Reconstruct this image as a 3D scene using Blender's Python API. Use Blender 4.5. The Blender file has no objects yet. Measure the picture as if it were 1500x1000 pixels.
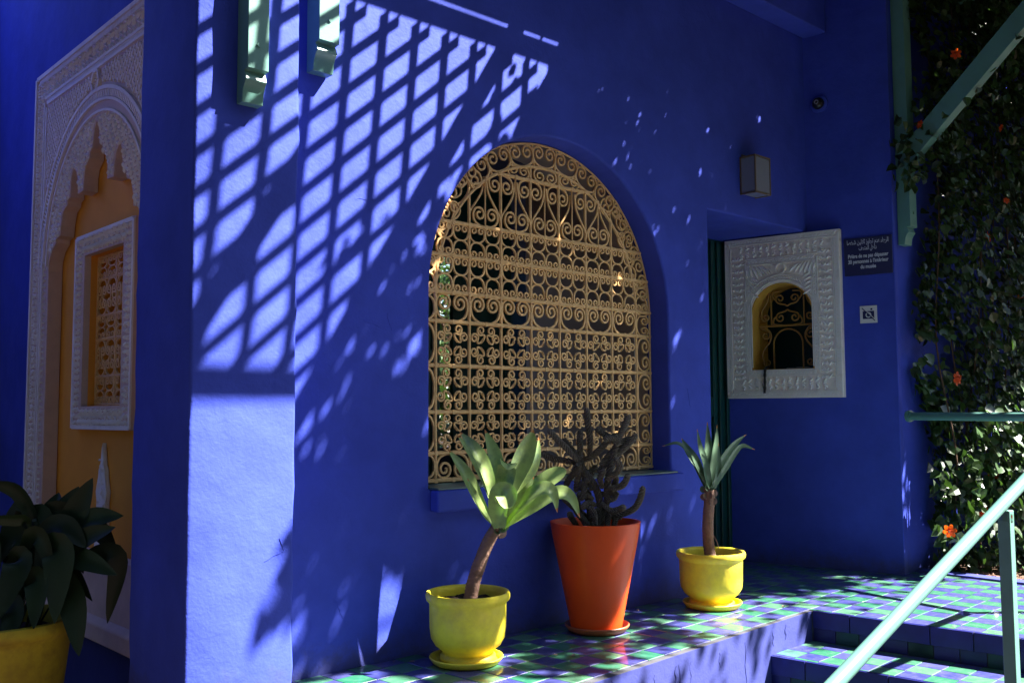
import bpy, math, random
import numpy as np
from mathutils import Vector, Matrix, noise
from mathutils.geometry import tessellate_polygon
random.seed(7)
S = bpy.context.scene
COL = S.collection

# ------------------------------------------------------------------ camera
cam_d = bpy.data.cameras.new('camera')
cam = bpy.data.objects.new('camera', cam_d); COL.objects.link(cam)
cam_d.sensor_width = 36; cam_d.lens = 33.888; cam_d.clip_start = 0.05; cam_d.clip_end = 500
cam.matrix_world = Matrix(((0.7341, -0.0461, -0.6775, 0), (-0.6790, -0.0570, -0.7319, 0), (-0.0049, 0.9973, -0.0731, 1.06), (0, 0, 0, 1)))
S.camera = cam

# ------------------------------------------------------------------ sky and sun
SUN_P, SUN_Q = 1.157, 1.83            # light travels (-P, 1, -Q)
w = bpy.data.worlds.new('World'); S.world = w; w.use_nodes = True
nt = w.node_tree; bg = nt.nodes['Background']; sky = nt.nodes.new('ShaderNodeTexSky')
sky.sky_type = 'NISHITA'; sky.sun_disc = False
sky.sun_elevation = math.atan(SUN_Q / math.hypot(SUN_P, 1))
sky.sun_rotation = math.atan2(SUN_P, -1)      # azimuth clockwise from +Y
sky.air_density = 1.0; sky.dust_density = 0.6; sky.ozone_density = 3.0
nt.links.new(sky.outputs[0], bg.inputs[0]); bg.inputs[1].default_value = 0.05
sd = bpy.data.lights.new('sun', 'SUN'); sd.energy = 5.0; sd.angle = math.radians(0.53); sd.color = (1.0, 0.95, 0.88)
so = bpy.data.objects.new('sun', sd); COL.objects.link(so)
so.rotation_euler = Vector((-SUN_P, 1, -SUN_Q)).to_track_quat('-Z', 'Y').to_euler(); so.location = (8, -6, 12)
S.view_settings.view_transform = 'Standard'; S.view_settings.look = 'None'
S.view_settings.exposure = 3.0; S.view_settings.gamma = 1.0; S.view_settings.use_curve_mapping = False
S.cycles.max_bounces = 8; S.cycles.diffuse_bounces = 5; S.cycles.glossy_bounces = 3; S.cycles.transmission_bounces = 4
S.cycles.sample_clamp_indirect = 6

# ------------------------------------------------------------------ materials
def mat(name, col, rough=0.6, spec=0.5, var=0.0, vscale=3.0, bump=0.0, bscale=60.0, bdist=0.003, objvar=0.0,
        bump2=0.0, b2scale=6.0, transl=0.0, metal=0.0, stain=None, coat=0.0, isl=0.0, roughvar=0.0):
    m = bpy.data.materials.new(name); m.use_nodes = True
    n = m.node_tree; N = n.nodes; L = n.links; b = N['Principled BSDF']
    b.inputs['Roughness'].default_value = rough; b.inputs['Specular IOR Level'].default_value = spec
    b.inputs['Metallic'].default_value = metal; b.inputs['Coat Weight'].default_value = coat
    tc = N.new('ShaderNodeTexCoord')
    geo = N.new('ShaderNodeNewGeometry')
    pos = geo.outputs['Position']
    cur = None
    rgb = N.new('ShaderNodeRGB'); rgb.outputs[0].default_value = (*col, 1); cur = rgb.outputs[0]
    def mul(cur, fac_sock, amt):
        mr = N.new('ShaderNodeMapRange'); L.new(fac_sock, mr.inputs[0])
        mr.inputs[3].default_value = 1 - amt; mr.inputs[4].default_value = 1 + amt
        mx = N.new('ShaderNodeVectorMath'); mx.operation = 'SCALE'; L.new(cur, mx.inputs[0]); L.new(mr.outputs[0], mx.inputs[3])
        return mx.outputs[0]
    if var:
        nz = N.new('ShaderNodeTexNoise'); nz.inputs['Scale'].default_value = vscale; nz.inputs['Detail'].default_value = 6
        nz.inputs['Roughness'].default_value = 0.65
        L.new(pos, nz.inputs['Vector'])
        mr0 = N.new('ShaderNodeMapRange'); L.new(nz.outputs[0], mr0.inputs[0]); mr0.inputs[1].default_value = .3; mr0.inputs[2].default_value = .7
        cur = mul(cur, mr0.outputs[0], var)
    if objvar:
        oi = N.new('ShaderNodeObjectInfo'); cur = mul(cur, oi.outputs['Random'], objvar)
    if isl:
        cur = mul(cur, geo.outputs['Random Per Island'], isl)
    if stain:
        scol, sscale, lo, hi = stain
        nz = N.new('ShaderNodeTexNoise'); nz.inputs['Scale'].default_value = sscale; nz.inputs['Detail'].default_value = 8
        nz.inputs['Roughness'].default_value = 0.7
        L.new(pos, nz.inputs['Vector'])
        mr = N.new('ShaderNodeMapRange'); mr.inputs[1].default_value = lo; mr.inputs[2].default_value = hi; L.new(nz.outputs[0], mr.inputs[0])
        mx = N.new('ShaderNodeMix'); mx.data_type = 'RGBA'; L.new(mr.outputs[0], mx.inputs[0]); L.new(cur, mx.inputs[6]); mx.inputs[7].default_value = (*scol, 1)
        cur = mx.outputs[2]
    L.new(cur, b.inputs['Base Color'])
    if roughvar:
        nz = N.new('ShaderNodeTexNoise'); nz.inputs['Scale'].default_value = 22; nz.inputs['Detail'].default_value = 5; L.new(pos, nz.inputs['Vector'])
        mr = N.new('ShaderNodeMapRange'); mr.inputs[1].default_value = .35; mr.inputs[2].default_value = .7
        mr.inputs[3].default_value = rough; mr.inputs[4].default_value = rough + roughvar; L.new(nz.outputs[0], mr.inputs[0]); L.new(mr.outputs[0], b.inputs['Roughness'])
    nrm = None
    for st, sc, dist, det in ((bump2, b2scale, 0.02, 3), (bump, bscale, bdist, 5)):
        if st:
            nz = N.new('ShaderNodeTexNoise'); nz.inputs['Scale'].default_value = sc; nz.inputs['Detail'].default_value = det
            L.new(pos, nz.inputs['Vector'])
            bp = N.new('ShaderNodeBump'); bp.inputs['Strength'].default_value = st; bp.inputs['Distance'].default_value = dist
            L.new(nz.outputs[0], bp.inputs['Height'])
            if nrm: L.new(nrm, bp.inputs['Normal'])
            nrm = bp.outputs[0]
    if nrm: L.new(nrm, b.inputs['Normal'])
    if transl:
        out = N['Material Output']; tr = N.new('ShaderNodeBsdfTranslucent'); ms = N.new('ShaderNodeMixShader'); ms.inputs[0].default_value = transl
        mx = N.new('ShaderNodeVectorMath'); mx.operation = 'MULTIPLY'; L.new(cur, mx.inputs[0]); mx.inputs[1].default_value = (1.6, 1.8, .7)
        L.new(mx.outputs[0], tr.inputs[0]); L.new(b.outputs[0], ms.inputs[1]); L.new(tr.outputs[0], ms.inputs[2]); L.new(ms.outputs[0], out.inputs[0])
    return m

BLUE = (.044, .068, .41)
M = {}
M['blue'] = mat('blue_plaster', BLUE, .7, .10, var=.18, vscale=2.6, bump=.35, bscale=85, bdist=.004, bump2=.5, b2scale=5, stain=((.045, .065, .35), 9, .66, .86))
def dirt_band(m):
    N = m.node_tree.nodes; L = m.node_tree.links; b = N['Principled BSDF']; src = b.inputs['Base Color'].links[0].from_socket
    geo = N.new('ShaderNodeNewGeometry'); sx = N.new('ShaderNodeSeparateXYZ'); L.new(geo.outputs['Position'], sx.inputs[0])
    nz = N.new('ShaderNodeTexNoise'); nz.inputs['Scale'].default_value = 11; nz.inputs['Detail'].default_value = 8; nz.inputs['Roughness'].default_value = .75; L.new(geo.outputs['Position'], nz.inputs['Vector'])
    ab = N.new('ShaderNodeMath'); ab.operation = 'MULTIPLY_ADD'; L.new(nz.outputs[0], ab.inputs[0]); ab.inputs[1].default_value = -.34; L.new(sx.outputs['Z'], ab.inputs[2])
    mr = N.new('ShaderNodeMapRange'); mr.inputs[1].default_value = -.16; mr.inputs[2].default_value = -.04; mr.inputs[3].default_value = .8; mr.inputs[4].default_value = 0; L.new(ab.outputs[0], mr.inputs[0])
    mx = N.new('ShaderNodeMix'); mx.data_type = 'RGBA'; L.new(mr.outputs[0], mx.inputs[0]); L.new(src, mx.inputs[6]); mx.inputs[7].default_value = (.05, .055, .16, 1)
    L.new(mx.outputs[2], b.inputs['Base Color'])
dirt_band(M['blue'])
M['blue_dark'] = mat('navy_enamel', (0.008, 0.0088, 0.064), .4)
M['stucco'] = mat('carved_white_stucco', (0.8, 0.76, 0.74), .85, .2, var=.08, vscale=5, bump=.5, bscale=120, bdist=.003, stain=((.52, .42, .36), 7, .58, .8))
M['stucco_pink_shade'] = mat('pinkish_shade_plaster', (0.6, 0.46, 0.4), .85, .2, var=.1, vscale=8, bump=.5, bscale=90, bdist=.003)  # pinkish plaster, darkened to stand in for shade in the carving's recesses
M['cream'] = mat('cream_carved_plaster', (0.8, 0.71, 0.65), .85, .2, var=.1, vscale=7, bump=.8, bscale=70, bdist=.004, stain=((.50, .40, .34), 16, .55, .75))
M['ochre'] = mat('ochre_plaster', (0.8, 0.34, 0.05), .8, .2, var=.08, vscale=2, bump=.3, bscale=90, bdist=.003)
M['ochre_light'] = mat('ochre_reveal_plaster', (0.62, 0.33, 0.06), .8, .2, var=.08, vscale=4, bump=.3, bscale=90, bdist=.003)
M['gold'] = mat('tan_painted_iron', (0.72, 0.44, 0.18), .42, .5, var=.15, vscale=30, bump=.3, bscale=250, bdist=.001, stain=((.42, .20, .10), 45, .55, .75))
M['gold_dark'] = mat('yellow_painted_iron', (0.322, 0.175, 0.042), .5, .4, var=.15, vscale=30)
M['mint'] = mat('mint_green_paint', (0.11, 0.25, 0.21), .38, .5, var=.08, vscale=9, stain=((.06, .05, .03), 28, .70, .76), bump=.2, bscale=150, bdist=.002)
M['mint_pipe'] = mat('mint_green_pipe_paint', (0.085, 0.2, 0.17), .28, .5, var=.06, vscale=12, stain=((.10, .05, .03), 30, .655, .675), bump=.15, bscale=120, bdist=.001)
M['teal'] = mat('dark_teal_paint', (0.005, 0.05, 0.0475), .35, .5, var=.1, vscale=10)
M['grey'] = mat('mauve_grey_plaster', (0.42, 0.36, 0.36), .8, .2, var=.1, vscale=3)
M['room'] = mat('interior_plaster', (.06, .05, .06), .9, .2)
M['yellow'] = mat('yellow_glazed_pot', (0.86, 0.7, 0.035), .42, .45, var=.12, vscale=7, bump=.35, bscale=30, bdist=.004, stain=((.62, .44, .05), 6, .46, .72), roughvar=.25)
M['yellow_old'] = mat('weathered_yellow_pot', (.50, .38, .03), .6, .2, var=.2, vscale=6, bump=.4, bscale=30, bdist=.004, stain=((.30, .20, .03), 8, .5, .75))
M['orange'] = mat('orange_red_pot', (0.66, 0.07, 0.008), .42, .3, var=.06, vscale=5, bump=.15, bscale=60, bdist=.002)
M['terracotta'] = mat('terracotta_saucer', (0.372, 0.102, 0.042), .5, .4, var=.1, vscale=12)
M['soil'] = mat('potting_soil', (0.033, 0.021, 0.0168), .95, .2, var=.4, vscale=60, bump=1, bscale=60, bdist=.02)
M['agave'] = mat('agave_leaf', (0.32, 0.42, 0.15), .38, .4, var=.18, vscale=24, transl=.28, stain=((.09, .18, .13), 8, .5, .75))
M['agave_small'] = mat('young_agave_leaf', (0.1, 0.17, 0.105), .38, .4, var=.14, vscale=20, transl=.18)
M['agave_tip'] = mat('dry_leaf_tip', (.45, .18, .05), .7)
M['trunk'] = mat('pink_brown_trunk', (0.228, 0.132, 0.096), .75, .3, var=.25, vscale=40, bump=.8, bscale=90, bdist=.004)
M['scar'] = mat('dry_leaf_scar', (.24, .16, .13), .85, .2, var=.3, vscale=60)
M['cactus'] = mat('dark_spiny_stem', (0.1, 0.085, 0.065), .75, .3, var=.35, vscale=80, bump=.8, bscale=200, bdist=.004, objvar=.3)
M['spine'] = mat('grey_spine', (.22, .19, .16), .7, .3)
M['aspid'] = mat('dark_broad_leaf', (0.012, 0.027, 0.010), .42, .3, var=.25, vscale=8, objvar=.35)
M['vine'] = mat('vine_leaf', (0.045, 0.09, 0.03), .32, .6, var=.2, vscale=20, objvar=.5, transl=.25)
M['vine_stuff'] = mat('vine_foliage', (0.03, 0.06, 0.018), .38, .5, isl=.5, transl=.25)
M['stemw'] = mat('vine_stem', (.09, .055, .035), .8, .2)
M['petal'] = mat('orange_red_petal', (0.56, 0.07, 0.0105), .5, .3, transl=.3, objvar=.25)
M['white'] = mat('white_plate', (0.62, 0.6, 0.6), .5, .4)
M['ink'] = mat('navy_print', (.012, .014, .08), .5, .3)
M['letters'] = mat('pale_lettering', (0.6, 0.6, 0.66), .5, .3)
M['frost'] = mat('frosted_lantern_glass', (0.18, 0.19, 0.24), .25, .5, var=.05)
M['brass'] = mat('brass_edging', (0.12, 0.078, 0.042), .45, .5)
M['black'] = mat('black_plastic', (.01, .01, .012), .3, .5)
M['lens'] = mat('camera_lens_ring', (.30, .30, .34), .25, .5)
M['grout'] = mat('pale_grout', (0.06, 0.06, 0.07), .85, .2, var=.2, vscale=20, bump=.4, bscale=150, bdist=.002)
M['gravel'] = mat('brown_gravel', (0.18, 0.102, 0.072), .9, .2, var=.4, vscale=60, isl=.5)
M['earth'] = mat('bed_earth', (0.12, 0.072, 0.048), .95, .2, var=.3, vscale=30, bump=.8, bscale=50, bdist=.02)
M['ground'] = mat('red_paving', (0.035, 0.0225, 0.02), .85, .2, var=.2, vscale=3)
M['wood'] = mat('pergola_paint', (0.1, 0.23, 0.19), .5, .4, var=.1, vscale=6)
M['sillp'] = mat('grey_green_sill_paint', (0.0715, 0.132, 0.132), .3, .5, var=.2, vscale=12)

def tile_mat(name, col, col2):
    m = mat(name, col, .38, .6, var=.10, vscale=26, objvar=.0, roughvar=.2, bump=.25, bscale=28, bdist=.0025, coat=.6)
    m.node_tree.nodes['Principled BSDF'].inputs['Coat Roughness'].default_value = .07
    N = m.node_tree.nodes; L = m.node_tree.links; b = N['Principled BSDF']
    src = b.inputs['Base Color'].links[0].from_socket
    oi = N.new('ShaderNodeObjectInfo'); geo = N.new('ShaderNodeNewGeometry')
    ad = N.new('ShaderNodeMath'); ad.operation = 'ADD'; L.new(oi.outputs['Random'], ad.inputs[0]); L.new(geo.outputs['Random Per Island'], ad.inputs[1])
    fr = N.new('ShaderNodeMath'); fr.operation = 'FRACT'; L.new(ad.outputs[0], fr.inputs[0])
    pw = N.new('ShaderNodeMath'); pw.operation = 'POWER'; L.new(fr.outputs[0], pw.inputs[0]); pw.inputs[1].default_value = 1.6
    mx = N.new('ShaderNodeMix'); mx.data_type = 'RGBA'; L.new(pw.outputs[0], mx.inputs[0]); L.new(src, mx.inputs[6]); mx.inputs[7].default_value = (*col2, 1)
    # fine pale glaze crazing and wear
    nz = N.new('ShaderNodeTexNoise'); nz.inputs['Scale'].default_value = 34; nz.inputs['Detail'].default_value = 8; nz.inputs['Roughness'].default_value = .75
    L.new(geo.outputs['Position'], nz.inputs['Vector'])
    mr = N.new('ShaderNodeMapRange'); mr.inputs[1].default_value = .50; mr.inputs[2].default_value = .78; mr.inputs[4].default_value = .38; L.new(nz.outputs[0], mr.inputs[0])
    m2 = N.new('ShaderNodeMix'); m2.data_type = 'RGBA'; L.new(mr.outputs[0], m2.inputs[0]); L.new(mx.outputs[2], m2.inputs[6]); m2.inputs[7].default_value = (.19, .195, .22, 1)
    L.new(m2.outputs[2], b.inputs['Base Color'])
    return m
M['tgreen'] = tile_mat('green_glazed_tile', (.013, .12, .065), (.06, .17, .095))
M['tblue'] = tile_mat('blue_glazed_tile', (.022, .028, .16), (.045, .05, .19))
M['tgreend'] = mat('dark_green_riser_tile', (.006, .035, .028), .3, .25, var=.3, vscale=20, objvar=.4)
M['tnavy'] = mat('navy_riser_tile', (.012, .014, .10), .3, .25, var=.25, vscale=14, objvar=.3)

# ------------------------------------------------------------------ mesh builder
class MB:
    def __init__(s): s.v = []; s.f = []; s.mi = []; s.cur = 0
    def add(s, vs, fs):
        o = len(s.v); s.v += [tuple(p) for p in vs]
        for f in fs: s.f.append(tuple(i + o for i in f)); s.mi.append(s.cur)
    def box(s, a, b):
        x0, y0, z0 = a; x1, y1, z1 = b
        s.add([(x0, y0, z0), (x1, y0, z0), (x1, y1, z0), (x0, y1, z0), (x0, y0, z1), (x1, y0, z1), (x1, y1, z1), (x0, y1, z1)],
              [(0, 3, 2, 1), (4, 5, 6, 7), (0, 1, 5, 4), (1, 2, 6, 5), (2, 3, 7, 6), (3, 0, 4, 7)]); return s
    def hexa(s, b4, t4):
        s.add(list(b4) + list(t4), [(3, 2, 1, 0), (4, 5, 6, 7), (0, 1, 5, 4), (1, 2, 6, 5), (2, 3, 7, 6), (3, 0, 4, 7)]); return s
    def tube(s, path, r, n=6, cap=True, mod=None, flat=None):
        P = np.array(path, float); k = len(P)
        R = np.full(k, r, float) if np.isscalar(r) else np.array(r, float)
        T = np.gradient(P, axis=0); T /= np.linalg.norm(T, axis=1)[:, None] + 1e-12
        ref = np.array((0, 0, 1.)) if abs(T[0][2]) < .9 else np.array((1., 0, 0))
        u = np.cross(ref, T[0]); u /= np.linalg.norm(u)
        vs = []
        for i in range(k):
            u = u - T[i] * np.dot(u, T[i]); u /= np.linalg.norm(u) + 1e-12; w_ = np.cross(T[i], u)
            for j in range(n):
                a = 2 * math.pi * (j + .5) / n; rr = R[i] * (mod(i, j) if mod else 1)
                vs.append(P[i] + rr * (math.cos(a) * u + math.sin(a) * w_))
        fs = [(i * n + j, i * n + (j + 1) % n, (i + 1) * n + (j + 1) % n, (i + 1) * n + j) for i in range(k - 1) for j in range(n)]
        if cap: fs += [tuple(range(n))[::-1], tuple((k - 1) * n + j for j in range(n))]
        s.add(vs, fs); return s
    def lathe(s, prof, n=40, c=(0, 0, 0), wob=0.0):
        k = len(prof); vs = []
        for i, (r, z) in enumerate(prof):
            for j in range(n):
                a = 2 * math.pi * j / n; rr = r * (1 + wob * math.sin(2 * a + i * .3) + wob * .6 * math.sin(5 * a + i))
                vs.append((c[0] + rr * math.cos(a), c[1] + rr * math.sin(a), c[2] + z))
        fs = [(i * n + j, i * n + (j + 1) % n, (i + 1) * n + (j + 1) % n, (i + 1) * n + j) for i in range(k - 1) for j in range(n)]
        s.add(vs, fs); return s
    def poly(s, loops, y0, y1, cham=0.0, seg=3):
        """loops of (u, v) in the X-Z plane (first outer, rest holes), extruded from y0 (front) to y1; front rims rounded by cham"""
        def area(l): return sum(l[i][0] * l[(i + 1) % len(l)][1] - l[(i + 1) % len(l)][0] * l[i][1] for i in range(len(l)))
        loops = [l if (area(l) > 0) == (k == 0) else l[::-1] for k, l in enumerate(loops)]   # outer ccw, holes cw: solid on the left
        def inset(l, d):
            out = []; n = len(l)
            for i in range(n):
                p, q, t = Vector(l[i - 1]), Vector(l[i]), Vector(l[(i + 1) % n]); a = (q - p).normalized(); b = (t - q).normalized()
                na, nb = Vector((-a.y, a.x)), Vector((-b.y, b.x)); m = (na + nb); k = m.length_squared
                m = m * (2 / k) if k > .3 else na
                out.append((q.x + m.x * d, q.y + m.y * d))
            return out
        rings = [(inset(l, 0), 0) for l in loops]
        steps = [(0.0, y0)] if not cham else [(cham * (1 - math.sin(math.pi / 2 * k / seg)), y0 + cham * (1 - math.cos(math.pi / 2 * k / seg))) for k in range(seg + 1)]
        front = [inset(l, steps[0][0]) for l in loops]
        tri = tessellate_polygon([[Vector((p[0], p[1], 0)) for p in l] for l in front]); flat = [p for l in front for p in l]; n = len(flat)
        back = [p for l in loops for p in l]
        vs = [(p[0], y0, p[1]) for p in flat]; 
        for d, y in steps[1:]: vs += [(p[0], y, p[1]) for l in loops for p in inset(l, d)]
        vs += [(p[0], y1, p[1]) for p in back]; K = len(steps); fs = []
        for t in tri:
            a, b, c = [flat[i] for i in t]; cr = (b[0] - a[0]) * (c[1] - a[1]) - (b[1] - a[1]) * (c[0] - a[0])
            if abs(cr) < 1e-12: continue
            t = tuple(t) if cr > 0 else tuple(t)[::-1]
            fs.append(t); fs.append(tuple(i + n * K for i in t[::-1]))
        for k in range(K):
            o = 0
            for l in loops:
                m = len(l)
                for i in range(m):
                    a, b = o + i, o + (i + 1) % m
                    fs.append((a + k * n, a + (k + 1) * n, b + (k + 1) * n, b + k * n))
                o += m
        s.add(vs, fs); return s

def mesh(mb, name, mats, smooth=None):
    me = bpy.data.meshes.new(name); me.from_pydata(mb.v, [], mb.f)
    for m in (mats if isinstance(mats, (list, tuple)) else [mats]): me.materials.append(m)
    if any(mb.mi): me.polygons.foreach_set('material_index', mb.mi)
    if smooth is not None:
        me.polygons.foreach_set('use_smooth', [True] * len(me.polygons)); me.set_sharp_from_angle(angle=math.radians(smooth))
    me.update(); return me
def link(name, data, parent=None, loc=None, rot=None, scale=None):
    o = bpy.data.objects.new(name, data); COL.objects.link(o)
    if parent: o.parent = parent
    if loc: o.location = loc
    if rot: o.rotation_euler = rot
    if scale: o.scale = scale
    return o
def obj(name, mb, mats, parent=None, smooth=None, bevel=0, loc=None, rot=None, seg=2):
    o = link(name, mesh(mb, name, mats, smooth), parent, loc, rot)
    if bevel:
        b = o.modifiers.new('bevel', 'BEVEL'); b.width = bevel; b.segments = seg; b.limit_method = 'ANGLE'; b.angle_limit = math.radians(40)
        o.data.polygons.foreach_set('use_smooth', [True] * len(o.data.polygons)); b.harden_normals = True
        if smooth is None: o.data.set_sharp_from_angle(angle=math.radians(50))
    return o
def tag(o, label=None, cat=None, group=None, kind=None):
    if label: o['label'] = label
    if cat: o['category'] = cat
    if group: o['group'] = group
    if kind: o['kind'] = kind
    return o
def thing(name, label, cat, loc=(0, 0, 0), rotz=0, group=None):
    return tag(link(name, None, None, loc, (0, 0, rotz)), label, cat, group)
def spline(pts, n=12):
    P = [np.array(p, float) for p in pts]; P = [2 * P[0] - P[1]] + P + [2 * P[-1] - P[-2]]; out = []
    for i in range(1, len(P) - 2):
        for k in range(n):
            t = k / n; a, b, c, d = P[i - 1:i + 3]
            out.append(.5 * ((2 * b) + (c - a) * t + (2 * a - 5 * b + 4 * c - d) * t * t + (3 * b - a - 3 * c + d) * t ** 3))
    out.append(P[-2]); return out

# ------------------------------------------------------------------ key dimensions
D = 3.475                  # front wall plane, facing -Y; platform floor is z = 0
ACX, ARR, ASP, SILL = 3.58, .875, 1.615, .715     # arch window: centre, radius, springing, sill
GY = 3.607                 # grille plane
EA, EANG = Vector((6.146, 2.915, 0)), math.atan2(-.979, .205)   # end wall: front corner and local frame angle
GZ = -.465                 # garden ground
ROOFZ = 3.95
e_dir = Vector((-.205, .979, 0))
def arch_loop(cx, r, sp, bottom, n=40, x0=None, x1=None):
    pts = [(cx - r, bottom)] + [(cx - r * math.cos(math.pi * i / n), sp + r * math.sin(math.pi * i / n)) for i in range(n + 1)] + [(cx + r, bottom)]
    return pts      # clockwise when seen from the front

# ------------------------------------------------------------------ ground, terrace, steps
tag(obj('ground', MB().box((-60, -60, GZ - .3), (60, 60, GZ)), M['ground']), kind='structure')
def nose(k):   # x of a step edge at y for step k
    return lambda y: 4.722 - .118 * (y - 2.767) - .445 * k
edge_y = lambda x: 2.762 + (x - 4.72) * .066
def terrace():
    mb = MB()
    P = [(1.93, edge_y(1.93)), (4.722, 2.762), (nose(0)(.4), .4), (6.33, .4), (6.33, 2.86), (6.10, 2.98), (6.2, 3.6), (6.0, 4.15), (4.80, 4.15), (4.80, 3.50), (1.93, 3.50)]
    top = [(x, y, -.004) for x, y in P]; bot = [(x, y, GZ - .05) for x, y in P]; n = len(P)
    mb.add(top + bot, [tuple(range(n))] + [(i, i + n, (i + 1) % n + n, (i + 1) % n) for i in range(n)])
    return obj('terrace_floor', mb, M['grout'])
TF = tag(terrace(), kind='structure')
PT = .1225
TH = math.radians(3.2); cx_, sx_ = math.cos(TH), math.sin(TH)
def clip(poly, a, b, c):   # keep a*x+b*y+c >= 0
    out = []
    for i in range(len(poly)):
        p, q = poly[i], poly[(i + 1) % len(poly)]; dp = a * p[0] + b * p[1] + c; dq = a * q[0] + b * q[1] + c
        if dp >= 0: out.append(p)
        if dp * dq < 0: t = dp / (dp - dq); out.append((p[0] + t * (q[0] - p[0]), p[1] + t * (q[1] - p[1])))
    return out
def tile_mesh(hx, hy, h, name, m, g=.0017, ch=.0018):
    mb = MB(); a, b = hx - g, hy - g
    mb.add([(-a, -b, -.012), (a, -b, -.012), (a, b, -.012), (-a, b, -.012), (-a, -b, h - ch), (a, -b, h - ch), (a, b, h - ch), (-a, b, h - ch),
            (-a + ch, -b + ch, h), (a - ch, -b + ch, h), (a - ch, b - ch, h), (-a + ch, b - ch, h)],
           [(0, 1, 5, 4), (1, 2, 6, 5), (2, 3, 7, 6), (3, 0, 4, 7), (4, 5, 9, 8), (5, 6, 10, 9), (6, 7, 11, 10), (7, 4, 8, 11), (8, 9, 10, 11)])
    return mesh(mb, name, m)
TM = [tile_mesh(PT / 2, PT / 2, 0, 'tile_mesh_green', M['tgreen']), tile_mesh(PT / 2, PT / 2, 0, 'tile_mesh_blue', M['tblue'])]
def lay_tiles(parent, halfplanes, z, bounds, limit, origin=(0, 0), skip=None):
    """checkerboard clipped by half planes; whole tiles nearest the camera become objects, the rest one mesh"""
    whole, cut = [], []
    x0, x1, y0, y1 = bounds
    for i in range(-80, 90):
        for j in range(-80, 90):
            u, v = i * PT, j * PT; X = origin[0] + u * cx_ - v * sx_; Y = origin[1] + u * sx_ + v * cx_
            if not (x0 - .2 < X < x1 + .2 and y0 - .2 < Y < y1 + .2): continue
            h = PT / 2
            base = [(X + a * cx_ - b * sx_, Y + a * sx_ + b * cx_) for a, b in ((-h, -h), (h, -h), (h, h), (-h, h))]
            p = base
            for hp in halfplanes(X, Y): p = clip(p, *hp)
            if len(p) < 3: continue
            area = abs(sum(p[k][0] * p[(k + 1) % len(p)][1] - p[(k + 1) % len(p)][0] * p[k][1] for k in range(len(p)))) / 2
            if area < .0008: continue
            (whole if area > PT * PT * .985 else cut).append((X, Y, (i + j) % 2, p))
    whole.sort(key=lambda t: t[0] ** 2 + t[1] ** 2)
    for X, Y, c, p in whole[:limit]:
        link('tile', TM[c], parent, (X, Y, z + random.uniform(-.0006, .0006)), (random.gauss(0, .004), random.gauss(0, .004), TH))
    mb = MB()
    for X, Y, c, p in whole[limit:] + cut:
        mb.cur = c; mx = sum(q[0] for q in p) / len(p); my = sum(q[1] for q in p) / len(p)
        g = .0017; top = []; k = len(p)
        for q in p:
            d = math.hypot(q[0] - mx, q[1] - my); s = max(.3, 1 - 1.4 * g / max(d, .01)); top.append((mx + (q[0] - mx) * s, my + (q[1] - my) * s, z + random.uniform(-.0003, .0003)))
        bot = [(a, b, z - .012) for a, b, _ in top]
        mb.add(top + bot, [tuple(range(k))] + [(q, q + k, (q + 1) % k + k, (q + 1) % k) for q in range(k)])
    if mb.v: tag(obj('floor_tiles', mb, [M['tgreen'], M['tblue']], parent), kind='stuff')
def hp_terrace(X, Y):
    H = [(1, 0, -1.95), (-1, 0, 6.31)]
    # end wall line from EA along e_dir : keep the side toward -x
    n_ = Vector((-.979, -.205)); H.append((n_.x, n_.y, -(n_.x * (EA.x - .0) + n_.y * EA.y)) if Y > 2.95 else (0, -1, 2.98))
    if X < 4.85: H.append((0, -1, D - .004))
    else: H.append((0, -1, 4.10))
    if 4.70 < X < 4.95 and Y > D - .08: H += [(1, 0, -4.87)]
    if Y > 2.72 and X < 4.72: H.append((-.066, 1, -(2.762 - 4.72 * .066)))
    if Y <= 2.72: H.append((1, .118, -(4.722 + .118 * 2.767) - .012))
    return H
lay_tiles(TF, hp_terrace, 0, (1.95, 6.3, .45, 4.1), 300, origin=(4.70, 2.72))
# plastered edge of the terrace
mb = MB()
n_e = 90; nzs = 8; vs = []
for i in range(n_e + 1):
    x = 1.93 + (4.728 - 1.93) * i / n_e
    for k in range(nzs + 1):
        z = -.0045 + (GZ + .0045) * (k / nzs) ** 1.5
        vs.append((x, edge_y(x) - .003 + .003 * noise.noise(Vector((x * 6, z * 2.5, 3))) + .0015 * noise.noise(Vector((x * 40, z * 6, 3))), z))
    vs.append((x, edge_y(x) + .003, -.0045))
c_ = nzs + 2
fs = []
for i in range(n_e):
    for k in range(nzs): fs.append((i * c_ + k, i * c_ + k + 1, (i + 1) * c_ + k + 1, (i + 1) * c_ + k))
    fs.append((i * c_ + nzs + 1, i * c_, (i + 1) * c_, (i + 1) * c_ + nzs + 1))
mb.add(vs, fs)
obj('terrace_side', mb, M['blue'], TF, smooth=50)
# cracks / drips in the paint of the side: small raised ridges
mb = MB()
for i in range(16):
    x = random.uniform(2.3, 4.68); z1 = random.uniform(-.06, -.01); ln = random.uniform(.04, .22)
    pts = [(x + .006 * math.sin(k * 1.7 + i), edge_y(x) - .0045, z1 - ln * k / 6) for k in range(7)]
    mb.tube(pts, [.0018 * (1 - abs(k - 3) / 5) for k in range(7)], 4)
obj('paint_run', mb, M['blue'], TF)
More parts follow.
